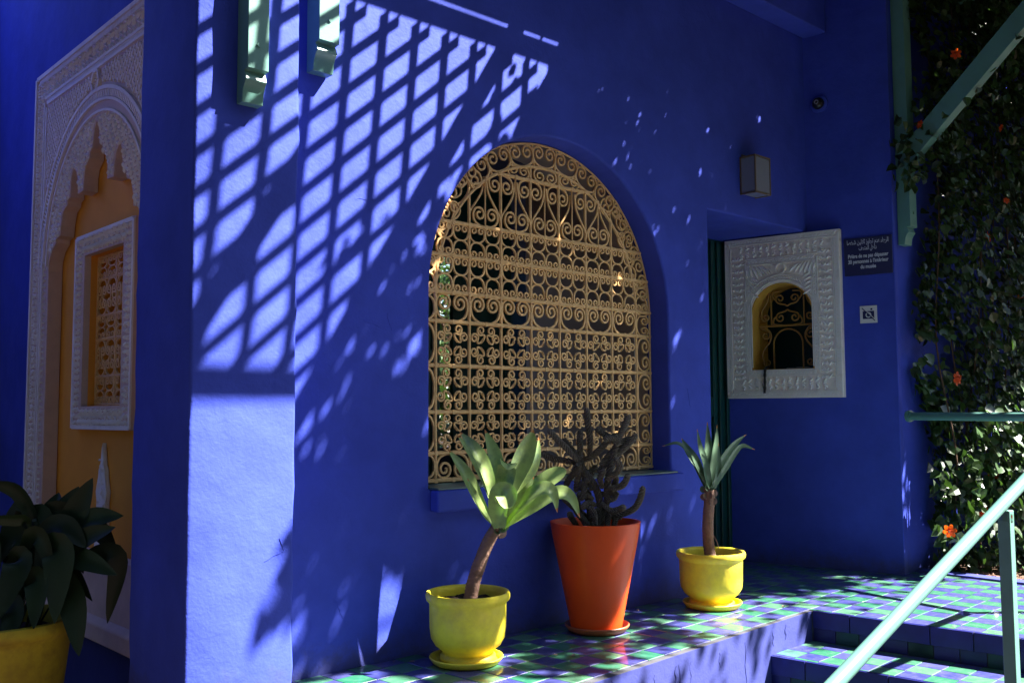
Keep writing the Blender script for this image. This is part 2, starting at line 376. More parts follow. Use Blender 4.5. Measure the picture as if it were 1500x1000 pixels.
# steps
for k in (1, 2, 3):
    z = -.155 * k
    if k < 3:
        st = MB(); f = nose(k); b = nose(k - 1)
        pts = [(f(2.775), 2.755), (f(.4), .4), (b(.4) + .06, .4), (b(2.77) + .06, 2.755)]
        st.hexa([(x, y, GZ - .02) for x, y in pts], [(x, y, z - .004) for x, y in pts])
        so_ = tag(obj('step', st, M['grout']), kind='structure')
        def hps(X, Y, f=f, b=b): return [(1, .118, -(4.722 - .445 * k + .118 * 2.767) - .012), (-1, -.118, (4.722 - .445 * (k - 1) + .118 * 2.767) - .016), (0, -1, 2.745), (0, 1, -.45)]
        lay_tiles(so_, hps, z, (3.6, 5.0, .45, 2.75), 80 if k == 1 else 30, origin=(4.722 - .445 * k + .055 + .0625, 2.69))
    else: so_ = TF
    # riser below edge k-1 : a row of large navy tiles above a row of small ones
    par = TF if k == 1 else prev
    f = nose(k - 1); zt = z + .155
    rd = Vector((-.118, 1, 0)).normalized()     # along the riser
    ang = math.atan2(rd.y, rd.x)
    L_ = 2.30; wbig = .2; wsm = PT
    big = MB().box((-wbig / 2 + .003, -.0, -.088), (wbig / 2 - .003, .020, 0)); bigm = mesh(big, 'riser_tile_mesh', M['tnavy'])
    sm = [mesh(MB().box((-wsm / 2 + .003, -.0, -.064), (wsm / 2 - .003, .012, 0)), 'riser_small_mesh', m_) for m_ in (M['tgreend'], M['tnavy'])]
    q0 = Vector((f(2.75), 2.75, zt))
    back = MB().box((0, -.0, -.155), (L_, .010, -.002))
    # riser frame: local x runs toward -Y, local y faces the stairs' foot (-X)
    RA = math.atan2(-rd.y, -rd.x)
    bo = obj('riser_backing', back, M['grout'], par, loc=tuple(q0), rot=(0, 0, RA)); bo.location = q0 + Vector((.002, 0, 0))
    # local +y after RA rotation points to +x ... flip to face -x
    n_ = Vector((-rd.y, rd.x, 0))
    for i in range(int(L_ / wbig)):
        p = q0 - rd * (wbig * (i + .5)) + Vector((-.011, 0, -.0005))
        link('riser_tile', bigm, par, p, (0, 0, RA))
    for i in range(int(L_ / wsm)):
        p = q0 - rd * (wsm * (i + .5)) + Vector((-.006, 0, -.0905))
        link('riser_tile', sm[0 if i % 3 == 1 else 1], par, p, (0, 0, RA))
    prev = so_
# kerb and planting bed
kb = MB().hexa([(6.32, .4, GZ), (6.45, .4, GZ), (6.45, 2.93, GZ), (6.32, 2.93, GZ)], [(6.33, .4, .012), (6.44, .4, .012), (6.44, 2.93, .012), (6.33, 2.93, .012)])
tag(obj('kerb', kb, M['blue'], bevel=.006), kind='structure')
tag(obj('planting_bed', MB().box((6.44, -3, GZ), (16, 2.95, -.01)), M['earth']), kind='structure')
mb = MB()
for i in range(2600):
    x = 6.45 + random.random() ** 1.3 * 2.2; y = random.uniform(.4, 2.85); r = random.uniform(.006, .017); z = -.012 + r * .5
    a = random.random() * 6.28
    vs = [(x + r * math.cos(a + t) * random.uniform(.7, 1.2), y + r * math.sin(a + t) * random.uniform(.7, 1.2), z + random.uniform(-.3, .2) * r) for t in (0, 1.57, 3.14, 4.71)]
    mb.add(vs + [(x, y, z + r * .7)], [(0, 1, 4), (1, 2, 4), (2, 3, 4), (3, 0, 4)])
tag(obj('gravel', mb, M['gravel']), kind='stuff')

# ------------------------------------------------------------------ the blue building
B = thing('blue_building', 'deep cobalt blue plastered museum building with arched window, pilaster and shaded doorway', 'building', (0, 0, 0))
def wobble(x, z): return 0
# front wall: arch opening and door opening, outer skin in front of the grille
wall_out = [(1.93, GZ - .02), (1.93, ROOFZ), (6.13, ROOFZ), (6.13, 2.298), (4.863, 2.298), (4.863, -.01), (4.70, -.01), (4.70, GZ - .02)]
wall_out = wall_out[::-1]
arch = arch_loop(ACX, ARR, ASP, SILL)
fw = obj('front_wall', MB().poly([wall_out, arch], D, D + .16, cham=.014, seg=4), M['blue'], B)
# inner part of the wall behind the grille, grey reveal
arch2 = arch_loop(ACX, ARR + .004, ASP, SILL - .02)
obj('window_reveal', MB().poly([[(2.5, .5), (4.70, .5), (4.70, 2.9), (2.5, 2.9)], arch2], D + .161, 3.94), M['grey'], B)
# sill
sl = MB()
sl.box((2.705, D - .062, .613), (4.505, D - .001, .712))
obj('window_sill', sl, M['blue'], B, bevel=.012, seg=3)
obj('sill_top', MB().box((2.712, D - .055, .7125), (4.452, GY + .05, .722)), M['sillp'], B, bevel=.003)
# pilaster at the corner
def pilaster():
    mb = MB(); x0, x1, y0, y1 = 1.462, 1.883, 3.24, 3.735; nz = 60; rows = []
    loop0 = []
    r = .014
    for cx0, cy0, a0 in ((x0 + r, y0 + r, 180), (x1 - r, y0 + r, 270), (x1 - r, y1, 0), (x0 + r, y1 - r, 90)):
        for k in range(4):
            a = math.radians(a0 + 30 * k); loop0.append((cx0 + r * math.cos(a), cy0 + r * math.sin(a) if cy0 != y1 else y1))
    n = len(loop0); vs = []
    for i in range(nz + 1):
        z = GZ + (ROOFZ - GZ) * i / nz
        for j, (x, y) in enumerate(loop0):
            edge = .006 * noise.noise(Vector((x * 9, y * 9, z * 5))) + .004 * noise.noise(Vector((x * 40, 3, z * 30)))
            sgx = -1 if x < 1.6 else 1; sgy = -1 if y < 3.4 else 0
            vs.append((x + sgx * edge * .8, y + sgy * edge, z))
    fs = [(i * n + j, i * n + (j + 1) % n, (i + 1) * n + (j + 1) % n, (i + 1) * n + j) for i in range(nz) for j in range(n)] + [tuple(nz * n + j for j in range(n))]
    mb.add(vs, fs); return obj('pilaster', mb, M['blue'], B, smooth=60)
pilaster()
cr = random.Random(11)
for (x, y, z, ln, an, yy) in ((2.34, 0, 1.46, .13, -.25, D), (2.47, 0, 1.50, .09, -1.3, D), (2.30, 0, 1.98, .10, .1, D), (1.76, 0, .52, .09, .35, 3.24), (2.62, 0, 2.12, .05, .8, D), (1.82, 0, .60, .05, -1.2, 3.24), (4.62, 0, 1.2, .12, -1.4, D), (2.2, 0, .3, .14, -1.1, D)):
    pts = []; px_, pz_ = x, z
    for k in range(8):
        pts.append((px_, yy - .0004, pz_)); a = an + cr.gauss(0, .16); px_ += ln / 7 * math.cos(a); pz_ += ln / 7 * math.sin(a)
    obj('crack', MB().tube(pts, [.0005 + .0011 * math.sin(math.pi * (k + .5) / 8) for k in range(8)], 4), M['blue'], B)
# small wall closing pilaster and front wall
obj('corner_wall', MB().box((1.70, 3.72, GZ), (1.95, 3.90, ROOFZ)), M['blue'], B)
obj('corner_return', MB().box((1.86, D + .01, GZ), (1.96, 3.90, ROOFZ - .01)), M['blue'], B)
# side wall x = 1.70 with ochre niche opening and small window (local frame: x runs to -Y, y runs to +X)
SW = -math.pi / 2
def toS(y, z): return (-y, z)
SWx = 1.70
side = [toS(3.74, GZ), toS(8.4, GZ), toS(8.4, ROOFZ), toS(3.74, ROOFZ)]
niche_hole = [toS(4.16, .30), toS(5.524, .30), toS(5.524, 2.62), toS(4.16, 2.62)]
o = obj('side_wall', MB().poly([side, niche_hole], .015, .26), M['blue'], B); o.location = (SWx, 0, 0); o.rotation_euler = (0, 0, SW)
wy0, wy1, wz0, wz1 = 4.565, 5.085, 1.10, 1.872
winh = [toS(wy0, wz0), toS(wy1, wz0), toS(wy1, wz1), toS(wy0, wz1)]
o = obj('niche_back_wall', MB().poly([[toS(4.1, .25), toS(5.6, .25), toS(5.6, 2.7), toS(4.1, 2.7)], winh], .055, .27), M['ochre'], B); o.location = (SWx, 0, 0); o.rotation_euler = (0, 0, SW)
o = obj('window_reveal', MB().poly([[toS(wy0 - .03, wz0 - .03), toS(wy1 + .03, wz0 - .03), toS(wy1 + .03, wz1 + .03), toS(wy0 - .03, wz1 + .03)], winh], .272, .33), M['ochre'], B); o.location = (SWx, 0, 0); o.rotation_euler = (0, 0, SW)
# far wall closing the alcove
obj('alcove_wall', MB().box((-3, 6.9, GZ), (1.69, 7.1, ROOFZ)), M['blue'], B)
# end wall (rotated) and the wall running away behind the vines
ew = MB().box((-2.2, 0, GZ), (0, .25, ROOFZ)); 
o = obj('end_wall', ew, M['blue'], B, bevel=.012); o.location = EA; o.rotation_euler = (0, 0, EANG)
obj('garden_wall', MB().box((6.155, 2.93, GZ), (16, 3.14, 4.6)), M['blue'], B)
# roof slab, beam under it
obj('roof_slab', MB().box((-3, D - .519, ROOFZ), (6.145, 5.8, ROOFZ + .16)), M['blue'], B)
obj('soffit_beam', MB().box((1.95, D - .17, 3.68), (6.05, D - .001, ROOFZ - .002)), M['blue'], B, bevel=.01)
# interior room behind the arched window
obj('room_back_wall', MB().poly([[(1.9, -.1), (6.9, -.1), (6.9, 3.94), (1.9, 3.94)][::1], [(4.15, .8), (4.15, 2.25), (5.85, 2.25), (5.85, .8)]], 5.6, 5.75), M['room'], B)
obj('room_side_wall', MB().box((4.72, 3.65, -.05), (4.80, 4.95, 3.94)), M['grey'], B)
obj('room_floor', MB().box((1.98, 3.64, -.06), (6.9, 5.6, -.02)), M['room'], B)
# recess door behind the doorway
obj('recess_lintel', MB().box((4.81, D + .165, 2.3), (6.1, 4.30, 2.5)), M['blue'], B)
obj('recess_jamb', MB().box((4.803, D + .165, -.02), (4.86, 4.12, 2.3)), M['blue'], B)

# teal door in the recess
dr = thing('teal_door', 'tall dark teal panelled door at the back of the doorway beside the carved ticket window', 'door', (4.87, 4.06, 0))
obj('door_leaf', MB().box((0, .02, 0), (1.10, .07, 2.298)), M['teal'], dr)
for xa in (.02, .84, .915, 1.0):
    obj('moulding', MB().box((xa, 0, .02), (xa + .035, .0195, 2.28)), M['teal'], dr, bevel=.006)
obj('cross_rail', MB().box((.055, .004, 1.02), (.84, .0195, 1.16)), M['teal'], dr, bevel=.004)

# interior shutters (teal) at the far window
sh = thing('interior_shutter', 'dark teal panelled shutter seen through the arched grille', 'shutter', (4.84, 5.52, .78))
obj('shutter_frame', MB().box((0, 0, 0), (.07, .04, 1.50)).box((.53, 0, 0), (.60, .04, 1.50)).box((.071, 0, 0), (.529, .04, .08)).box((.071, 0, 1.42), (.529, .04, 1.50)), M['teal'], sh)
obj('panel', MB().box((.0705, .012, .0805), (.5295, .03, 1.4195)), M['teal'], sh)
# folded inner leaves near the window
for (xx, yy, wd, rz, lab) in ((3.02, 4.35, .46, .05, 'left folded teal window leaf standing inside behind the arched grille'), (3.72, 4.55, .46, -.08, 'right folded teal window leaf standing inside behind the arched grille')):
    t = thing('window_leaf', lab, 'shutter', (xx, yy, .3), rz, 'teal leaves behind the arched window')
    obj('leaf_frame', MB().box((0, 0, 0), (.06, .035, 2.2)).box((wd - .06, 0, 0), (wd, .035, 2.2)).box((.061, 0, 0), (wd - .061, .035, .07)).box((.061, 0, 1.05), (wd - .061, .035, 1.12)).box((.061, 0, 2.13), (wd - .061, .035, 2.2)), M['teal'], t, bevel=.003)
    obj('panel', MB().box((.0605, .01, .0705), (wd - .0605, .024, 1.0495)).box((.0605, .01, 1.1205), (wd - .0605, .024, 2.1295)), M['teal'], t)

# ------------------------------------------------------------------ wrought iron pieces (2D paths in u,v)
def spiral(c, r0, a0, turns, sgn, n=None, rin=.22):
    n = n or max(10, int(abs(turns) * 13)); out = []
    for i in range(n + 1):
        t = i / n; r = r0 * (1 - (1 - rin) * t); a = a0 + sgn * 2 * math.pi * turns * t
        out.append((c[0] + r * math.cos(a), c[1] + r * math.sin(a)))
    return out
def path3(p, y=0): return [(a, y, b) for a, b in p]
def iron_mesh(name, paths, r, m, flat=True, n=4):
    mb = MB()
    for p in paths: mb.tube(path3(p) if len(p[0]) == 2 else p, r, n)
    return mesh(mb, name, m, 50)
def cscroll(w, h, turns=1.35):
    """C scroll: a bow at the bottom with two spirals curling inward at the top; box w x h, origin at bottom centre"""
    rs = w * .235; cy = h - rs; L_ = []
    c1 = (-w * .245, cy)
    s1 = spiral(c1, rs, math.pi, turns, -1)          # starts at its left side going up and over
    bow = [(c1[0] - rs, cy), (-w * .47, cy * .62), (-w * .38, cy * .25), (-w * .18, .02 * h), (0, 0)]
    left = s1[::-1] + [tuple(q) for q in spline(bow, 4)][1:]
    right = [(-a, b) for a, b in left[::-1]][1:]
    return left + right
def petal_piece(s):
    """S piece of the rosettes: spiral head, curved stem, knob end; s = half cell"""
    c = (s * .325, s * .685); r = s * .235
    sp = spiral(c, r, math.radians(-80), 1.3, 1, rin=.30)
    stem = [(c[0] + r * math.cos(math.radians(-80)), c[1] + r * math.sin(math.radians(-80))), (s * .16, s * .50), (s * .09, s * .42), (s * .17, s * .24)]
    pts = [tuple(q) for q in spline([stem[3], stem[2], stem[1], stem[0]], 4)]
    return pts[:-1] + sp

def build_grille():
    t = thing('window_grille', 'large tan wrought iron scrollwork grille filling the arched window', 'window grille', (ACX, GY, 0))
    R = .0085
    cell = .211; x0 = -3.5 * cell
    hz = [.740, .868, 1.062, 1.284, 1.497, 1.638, 1.820, 1.985, 2.276]
    RI = .742
    def halfw(z, r): return r if z <= ASP else math.sqrt(max(0, r * r - (z - ASP) ** 2))
    def bar(p0, p1, r=R, name='bar'):
        k = 6; pts = [(p0[0] + (p1[0] - p0[0]) * i / k, .0015 * math.sin(i * 2.1 + p0[1] * 30), p0[1] + (p1[1] - p0[1]) * i / k + .001 * math.sin(i * 1.3)) for i in range(k + 1)]
        return obj(name, MB().tube(pts, r, 6), M['gold'], t, smooth=50)
    for i, z in enumerate(hz):
        w_ = halfw(z, ARR - .006 if i < 8 else RI); bar((-w_, z), (w_, z), .0105)
    for i in range(8):
        x = x0 + cell * i; top = ASP + math.sqrt(max(0, RI * RI - x * x)) if abs(x) < RI else ASP
        if i in (0, 7): top = ASP + .02
        bar((x, .735), (x, top))
    # arched inner ring and outer ring
    ring = [(RI * math.cos(math.pi * k / 48), 0, ASP + RI * math.sin(math.pi * k / 48)) for k in range(49)]
    obj('ring', MB().tube(ring, .0085, 6), M['gold'], t, smooth=50)
    RO = ARR - .010
    ring = [(RO, 0, .735)] + [(RO * math.cos(math.pi * k / 56), 0, ASP + RO * math.sin(math.pi * k / 56)) for k in range(57)] + [(-RO, 0, .735)]
    obj('ring', MB().tube(ring, .006, 6), M['gold'], t, smooth=50)
    cnt = [0]
    def put(me, u, v, ang=0, sx=1, sz=1, name='scroll', s=1.0):
        j = random.gauss(0, .0022)
        o = link(name, me, t, (u + random.gauss(0, .001), random.gauss(0, .002), v + random.gauss(0, .001)), (random.gauss(0, .02), ang + random.gauss(0, .012), random.gauss(0, .02)), (sx * s, 1, sz * s)); cnt[0] += 1; return o
    # rosette rows
    for row in ((1.062, 1.284), (1.284, 1.497), (.868, 1.062)):
        hh = (row[1] - row[0]) / 2; cz = (row[0] + row[1]) / 2
        s_ = cell / 2
        pe = iron_mesh('scroll_mesh', [petal_piece(s_)], .0057, M['gold'])
        pt = iron_mesh('scroll_mesh', [[(q[1], q[0]) for q in petal_piece(s_)]], .0057, M['gold'])
        sc = hh / s_
        for c in range(7):
            cx0 = x0 + cell * (c + .5)
            for sgx in (1, -1):
                for sgz in (1, -1):
                    put(pe, cx0, cz, 0, sgx, sgz * sc); put(pt, cx0, cz, 0, sgx, sgz * sc)
        # knobs
        kb_ = MB(); 
        for c in range(7):
            cx0 = x0 + cell * (c + .5)
            for sgx in (1, -1):
                for a, b in ((.17, .24), (.24, .17)):
                    for sgz in (1, -1):
                        q = Vector((cx0 + sgx * a * s_, 0, cz + sgz * b * hh)); rr = .011
                        kb_.add([(q.x + rr, 0, q.z), (q.x, rr, q.z), (q.x - rr, 0, q.z), (q.x, -rr, q.z), (q.x, 0, q.z + rr), (q.x, 0, q.z - rr)],
                                [(0, 1, 4), (1, 2, 4), (2, 3, 4), (3, 0, 4), (1, 0, 5), (2, 1, 5), (3, 2, 5), (0, 3, 5)])
        tag(obj('knobs', kb_, M['gold'], t), kind='stuff')
    # big heart scrolls 1.497-1.638 and bottom row .740-.868
    big = iron_mesh('scroll_mesh', [cscroll(cell * .94, .138, 1.7)], .0075, M['gold'])
    for c in range(7): put(big, x0 + cell * (c + .5), 1.499)
    low = iron_mesh('scroll_mesh', [cscroll(cell * .94, .122, 1.6)], .0075, M['gold'])
    for c in range(7): put(low, x0 + cell * (c + .5), .866, 0, 1, -1)
    # double rows of small scrolls with circles
    small = iron_mesh('scroll_mesh', [cscroll(cell * .48, .087, 1.25)], .0062, M['gold'])
    for z0, z1 in ((1.638, 1.820), (1.820, 1.985)):
        mid = (z0 + z1) / 2; n = 14
        for c in range(-1 if z0 < 1.7 else 0, n + (1 if z0 < 1.7 else 0)):
            u = x0 + cell * .5 * (c + .5)
            if abs(u) > halfw(z1, ARR) - .05: continue
            put(small, u, mid + .001, 0, 1, 1 * ((z1 - mid) / .091)); put(small, u, mid - .001, 0, 1, -1 * ((mid - z0) / .091))
    # palmettes 1.985-2.276
    zb, zt = 1.985, 2.276; h = zt - zb
    def lv(sg): return [tuple(q) for q in spline([(0, .07), (sg * .018, .11), (sg * .055, .165), (sg * .085, .20), (sg * .098, .225)], 4)]
    heart = iron_mesh('scroll_mesh', [cscroll(cell * .80, .10, 1.35)], .0068, M['gold'])
    for c in range(-3, 4):
        u = c * cell
        if ASP + math.sqrt(max(0, RI * RI - u * u)) < zt - .13: continue
        put(heart, u - 0, zb + .004, 0, 1, 1)
    for c in range(-4, 4):
        u = (c + .5) * cell
        full = abs(u) < .56
        if full:
            put(heart, u, zt - .003, 0, 1, -1)
            bar((u - 0, zb), (u, zt), .0045, 'thin_bar') if False else None
    for c in range(-3, 4):
        u = c * cell
        topz = min(zt, ASP + math.sqrt(max(0, RI * RI - u * u)))
        if topz - zb > .15: bar((u, zb), (u, topz - .005), .0048, 'bar')
    curve = iron_mesh('scroll_mesh', [[tuple(q) for q in spline([(0, .035), (.012, .075), (.05, .125), (.085, .175), (.1, .225), (.104, .262)], 4)]], .0062, M['gold'])
    for c in range(-4, 5):
        u = (c + .5) * cell - .0
        for sg in (1, -1):
            if abs(u + sg * cell / 2) < .60 and abs(u) < .68: put(curve, u, zb, 0, sg * .98, 1.0, 'curved_bar')
    # collars where bars cross
    col = MB()
    for z in hz:
        for i in range(15):
            x = x0 + cell / 2 * i
            if abs(x) < halfw(z, RI) + .01: col.box((x - .0085, -.0105, z - .0105), (x + .0085, .0105, z + .0105))
    tag(obj('collars', col, M['gold'], t), kind='stuff')
    # spirals between the top bar and the ring
    seg = iron_mesh('scroll_mesh', [cscroll(.17, .095, 1.4)], .0068, M['gold'])
    put(seg, 0, 2.276 + .078, 0, 1, -1 * .85); 
    for sg in (1, -1):
        put(seg, sg * .19, 2.275, 0, 1 * .9, .72)
    # border between rings: pairs of spirals following the arch
    RM = (RI + RO) / 2; bw = RO - RI
    bc = iron_mesh('scroll_mesh', [cscroll(.175, bw * .92, 1.45)], .0068, M['gold'])
    n = 15
    for k in range(n):
        a = math.pi * (k + .5) / n
        rr = RI + .004
        # bow on the inside, spirals outside
        put(bc, rr * math.cos(a), ASP + rr * math.sin(a), -(a - math.pi / 2) if False else (math.pi / 2 - a), 1, 1)
        a2 = math.pi * k / n
        if k: obj('spoke', MB().tube([(q * math.cos(a2), 0, ASP + q * math.sin(a2)) for q in (RI, RM, RO)], .0062, 5), M['gold'], t)
    zz = [.745, .868, 1.062, 1.284, 1.497, ASP + .01]
    for sg in (1, -1):
        for a, b in zip(zz[:-1], zz[1:]):
            hgt = b - a
            o = put(bc, sg * (RI + .002), (a + b) / 2, sg * math.pi / 2, hgt / .185, 1)
    # left-over corners beside the palmettes
    for sg in (1, -1):
        put(seg, sg * .63, 2.0, sg * .5, .75, .9); put(small, sg * .60, 2.115, sg * .6, .9, .9)
    return t
build_grille()

# ------------------------------------------------------------------ carved stucco helpers (frontal frame: x right, z up, y into wall)
def leaf_relief(mb, u, v, L_, W, ang, h=.011, y=0.0):
    ca, sa = math.cos(ang), math.sin(ang)
    P = [(-.5, 0), (-.25, .42), (.1, .5), (.35, .28), (.55, 0), (.35, -.18), (.05, -.26), (-.25, -.2)]
    vs = [(u + (a * L_) * ca - (b * W) * sa, y, v + (a * L_) * sa + (b * W) * ca) for a, b in P]
    mid = [(u + (a * L_) * ca - (b * W) * sa, y - h, v + (a * L_) * sa + (b * W) * ca) for a, b in ((-.2, .08), (.2, .1))]
    mb.add(vs + mid, [(0, 8, 1), (1, 8, 9), (1, 9, 2), (2, 9, 3), (3, 9, 4), (4, 9, 5), (5, 9, 6), (6, 9, 8), (6, 8, 7), (7, 8, 0)])
def relief_band(mb, p0, p1, wd, y=0.0, step=.032, h=.013):
    d = Vector((p1[0] - p0[0], p1[1] - p0[1])); L_ = d.length; d.normalize(); nrm = Vector((-d.y, d.x)); a0 = math.atan2(d.y, d.x); n = max(1, int(L_ / step))
    for i in range(n):
        t = (i + .5) / n * L_; s_ = 1 if i % 2 else -1
        for off, rot, k in ((.24, .7, 1.1), (-.22, 2.3, 1.0), (0, -.5, .8), (.42, 1.6, .65), (-.42, 0.2, .65)):
            q = Vector(p0) + d * (t + random.gauss(0, .002)) + nrm * (off * wd * s_)
            leaf_relief(mb, q.x, q.y, wd * .46 * k, wd * .27 * k, a0 + rot * s_ + random.gauss(0, .1), h, y)
def dentils(mb, p0, p1, wd, pitch, y=0.0, h=.006, skew=0.0):
    d = Vector((p1[0] - p0[0], p1[1] - p0[1])); L_ = d.length; d.normalize(); n_ = Vector((-d.y, d.x)); n = int(L_ / pitch)
    for i in range(n):
        c = Vector(p0) + d * ((i + .5) * L_ / n); a = d * (pitch * .30); b = n_ * (wd / 2) + d * skew
        q = [c - a - b, c + a - b, c + a + b, c - a + b]
        mb.hexa([(k.x, y, k.y) for k in q], [(k.x, y - h, k.y) for k in q])
def strip(mb, p0, p1, wd, y=0.0, h=.008):
    d = Vector((p1[0] - p0[0], p1[1] - p0[1])).normalized(); n_ = Vector((-d.y, d.x)) * wd / 2; P0, P1 = Vector(p0), Vector(p1)
    q = [P0 - n_, P1 - n_, P1 + n_, P0 + n_]; mb.hexa([(k.x, y, k.y) for k in q], [(k.x, y - h, k.y) for k in q])

# ------------------------------------------------------------------ carved surround of the ochre niche
def niche():
    YC = 4.842
    t = thing('carved_niche_surround', 'tall white carved stucco surround with lobed arch framing an ochre niche', 'stucco surround', (SWx, 0, 0), SW)
    half = [(4.8426, 2.5135), (4.870, 2.4817), (4.8893, 2.3847), (4.9261, 2.3713), (4.930, 2.341), (4.985, 2.305), (5.0, 2.262), (5.003, 2.190), (5.085, 2.186), (5.098, 2.27), (5.120, 2.31), (5.159, 2.335), (5.183, 2.30), (5.196, 2.24),
            (5.199, 2.187), (5.240, 2.175), (5.245, 2.152), (5.300, 2.13), (5.3303, 2.06), (5.338, 2.004), (5.395, 1.995), (5.40, 1.975), (5.468, 1.94), (5.505, 1.89), (5.514, 1.835), (5.510, 1.8), (5.510, .40)]
    other = [(2 * YC - y, z) for y, z in half][1:]
    inner = [toS(y, z) for y, z in half] + [toS(y, z) for y, z in other[::-1]]
    y_out = 5.79; y_in = 2 * YC - y_out
    outer = [toS(y_out, .02), toS(y_in, .02), toS(y_in, 2.97), toS(y_out, 2.97)]
    obj('panel', MB().poly([outer, inner], -.022, .050, cham=.004, seg=2), [M['stucco_pink_shade']], t)
    U = lambda y: -y
    r = MB(); yf = -.022
    uL, uR = U(y_out), U(y_in)
    # outer fillets
    strip(r, (uL + .012, .30), (uL + .012, 2.955), .022, yf, .014); strip(r, (uR - .012, .30), (uR - .012, 2.955), .022, yf, .014); strip(r, (uL + .024, 2.955), (uR - .024, 2.955), .022, yf, .014)
    for k, off in enumerate((.155, .19)):
        strip(r, (uL + off, .30), (uL + off, 2.97 - off - .02), .014, yf, .010); strip(r, (uR - off, .30), (uR - off, 2.97 - off - .02), .014, yf, .010); strip(r, (uL + off + .01, 2.97 - off), (uR - off - .01, 2.97 - off), .014, yf, .010)
    obj('moulding', r, M['stucco'], t)
    r = MB()
    relief_band(r, (uL + .10, .34), (uL + .10, 2.83), .085, yf); relief_band(r, (uR - .10, .34), (uR - .10, 2.83), .085, yf)
    relief_band(r, (uL + .06, 2.865), (uR - .06, 2.865), .10, yf, step=.05, h=.011)
    relief_band(r, (uL + .225, .34), (uL + .225, 1.9), .035, yf)
    relief_band(r, (uR - .225, .34), (uR - .225, 1.9), .035, yf)
    tag(obj('carving', r, M['stucco'], t), kind='stuff')
    r = MB()
    dentils(r, (uL + .04, .32), (uL + .04, 2.93), .022, .017, yf); dentils(r, (uR - .04, .32), (uR - .04, 2.93), .022, .017, yf)
    dentils(r, (uL + .05, 2.93), (uR - .05, 2.93), .026, .017, yf); dentils(r, (uL + .18, 2.797), (uR - .18, 2.797), .020, .015, yf)
    dentils(r, (uL + .172, .34), (uL + .172, 2.76), .014, .014, yf)
    tag(obj('dentils', r, M['stucco'], t), kind='stuff')
    # arch archivolt: centre at (-YC, 1.84), radius ~.70..0.79
    ac = (U(YC), 1.86)
    r = MB()
    for rad, wd, hh in ((.745, .014, .012), (.80, .018, .014), (.690, .012, .010)):
        n = 44
        for k in range(n):
            a, b = math.pi * k / n, math.pi * (k + 1) / n
            el = 1.0
            strip(r, (ac[0] + rad * math.cos(a), ac[1] + rad * math.sin(a) * el), (ac[0] + rad * math.cos(b), ac[1] + rad * math.sin(b) * el), wd, yf, hh)
    for k in range(6):   # keystone cartouche
        a, b = 2 * math.pi * k / 6, 2 * math.pi * (k + 1) / 6
        strip(r, (ac[0] + .052 * math.cos(a), 2.71 + .06 * math.sin(a)), (ac[0] + .052 * math.cos(b), 2.71 + .06 * math.sin(b)), .012, yf, .016)
    obj('archivolt', r, M['stucco'], t)
    r = MB()
    n = 105
    for k in range(n):
        a = math.pi * (k + .5) / n; c = (ac[0] + .772 * math.cos(a), ac[1] + .772 * math.sin(a)); d = (math.cos(a) * .017, math.sin(a) * .017)
        strip(r, (c[0] - d[0], c[1] - d[1]), (c[0] + d[0], c[1] + d[1]), .010, yf, .010)
    for k in range(10):
        leaf_relief(r, ac[0] + .024 * math.cos(k * .63), 2.71 + .03 * math.sin(k * .63), .03, .018, k * .63, .01, yf)
    # spandrel diamond lattice
    def inside(u, v):
        return (uL + .21 < u < uR - .21) and v < 2.76 and v > 1.9 and (u - ac[0]) ** 2 + (v - ac[1]) ** 2 > .825 ** 2 and abs(u - ac[0]) > .075
    for sg in (1, -1):
        for k in range(-60, 60):
            pts = []
            for q in range(0, 200):
                u = uL + q * .01; v = sg * 1.35 * (u - ac[0]) + k * .052 + 2.3
                if inside(u, v): pts.append((u, v))
                else:
                    if len(pts) > 2: strip(r, pts[0], pts[-1], .008, yf, .009 + .002 * (sg > 0))
                    pts = []
    # vegetal carving on the tympanum around the lobes
    in_poly = [(p[0], p[1]) for p in inner]
    def pin(u, v):
        c = False; n = len(in_poly)
        for i in range(n):
            x1, y1 = in_poly[i]; x2, y2 = in_poly[(i + 1) % n]
            if (y1 > v) != (y2 > v) and u < (x2 - x1) * (v - y1) / (y2 - y1) + x1: c = not c
        return c
    g = .031
    for i in range(-26, 27):
        for j in range(0, 40):
            u = ac[0] + i * g + (j % 2) * g / 2; v = 1.72 + j * g * .8
            if (u - ac[0]) ** 2 + (v - ac[1]) ** 2 > .675 ** 2 and v > ac[1]: continue
            if v < ac[1] and abs(u - ac[0]) > .67: continue
            if any(pin(u + a, v + b) for a, b in ((.012, 0), (-.012, 0), (0, .012), (0, -.012))): continue
            sg = 1 if u > ac[0] else -1
            leaf_relief(r, u, v, .037, .026, sg * (j * .9 + abs(i) * 1.3), .010, yf)
    tag(obj('carving', r, M['stucco'], t), kind='stuff')
    # plain base slab of the niche and small carved finial on the ochre wall
    obj('base_slab', MB().hexa([(uL - .02, -.05, .018), (uR + .02, -.05, .018), (uR + .02, .05, .018), (uL - .02, .05, .018)], [(uL - .02, -.05, .10), (uR + .02, -.05, .10), (uR + .02, -.02, .13), (uL - .02, -.02, .13)]), M['stucco_pink_shade'], t, bevel=.01)
    fin = [(-.10, .45), (-.085, .60), (-.075, .68), (-.095, .73), (-.06, .80), (-.05, .84), (-.025, .86), (0, .97), (.025, .86), (.05, .84), (.06, .80), (.095, .73), (.075, .68), (.085, .60), (.10, .45)]
    obj('finial', MB().poly([[(U(4.80) + a * .75, b - .045) for a, b in fin][::-1]], .03, .0545), M['stucco'], t, bevel=.004, seg=1)
    rr = MB()
    for k in range(26): leaf_relief(rr, U(4.80) + random.uniform(-.045, .045), .45 + k * .0155, .03, .016, random.random() * 6, .006, .0295)
    tag(obj('finial_carving', rr, M['stucco'], t), kind='stuff')
    return t
niche()

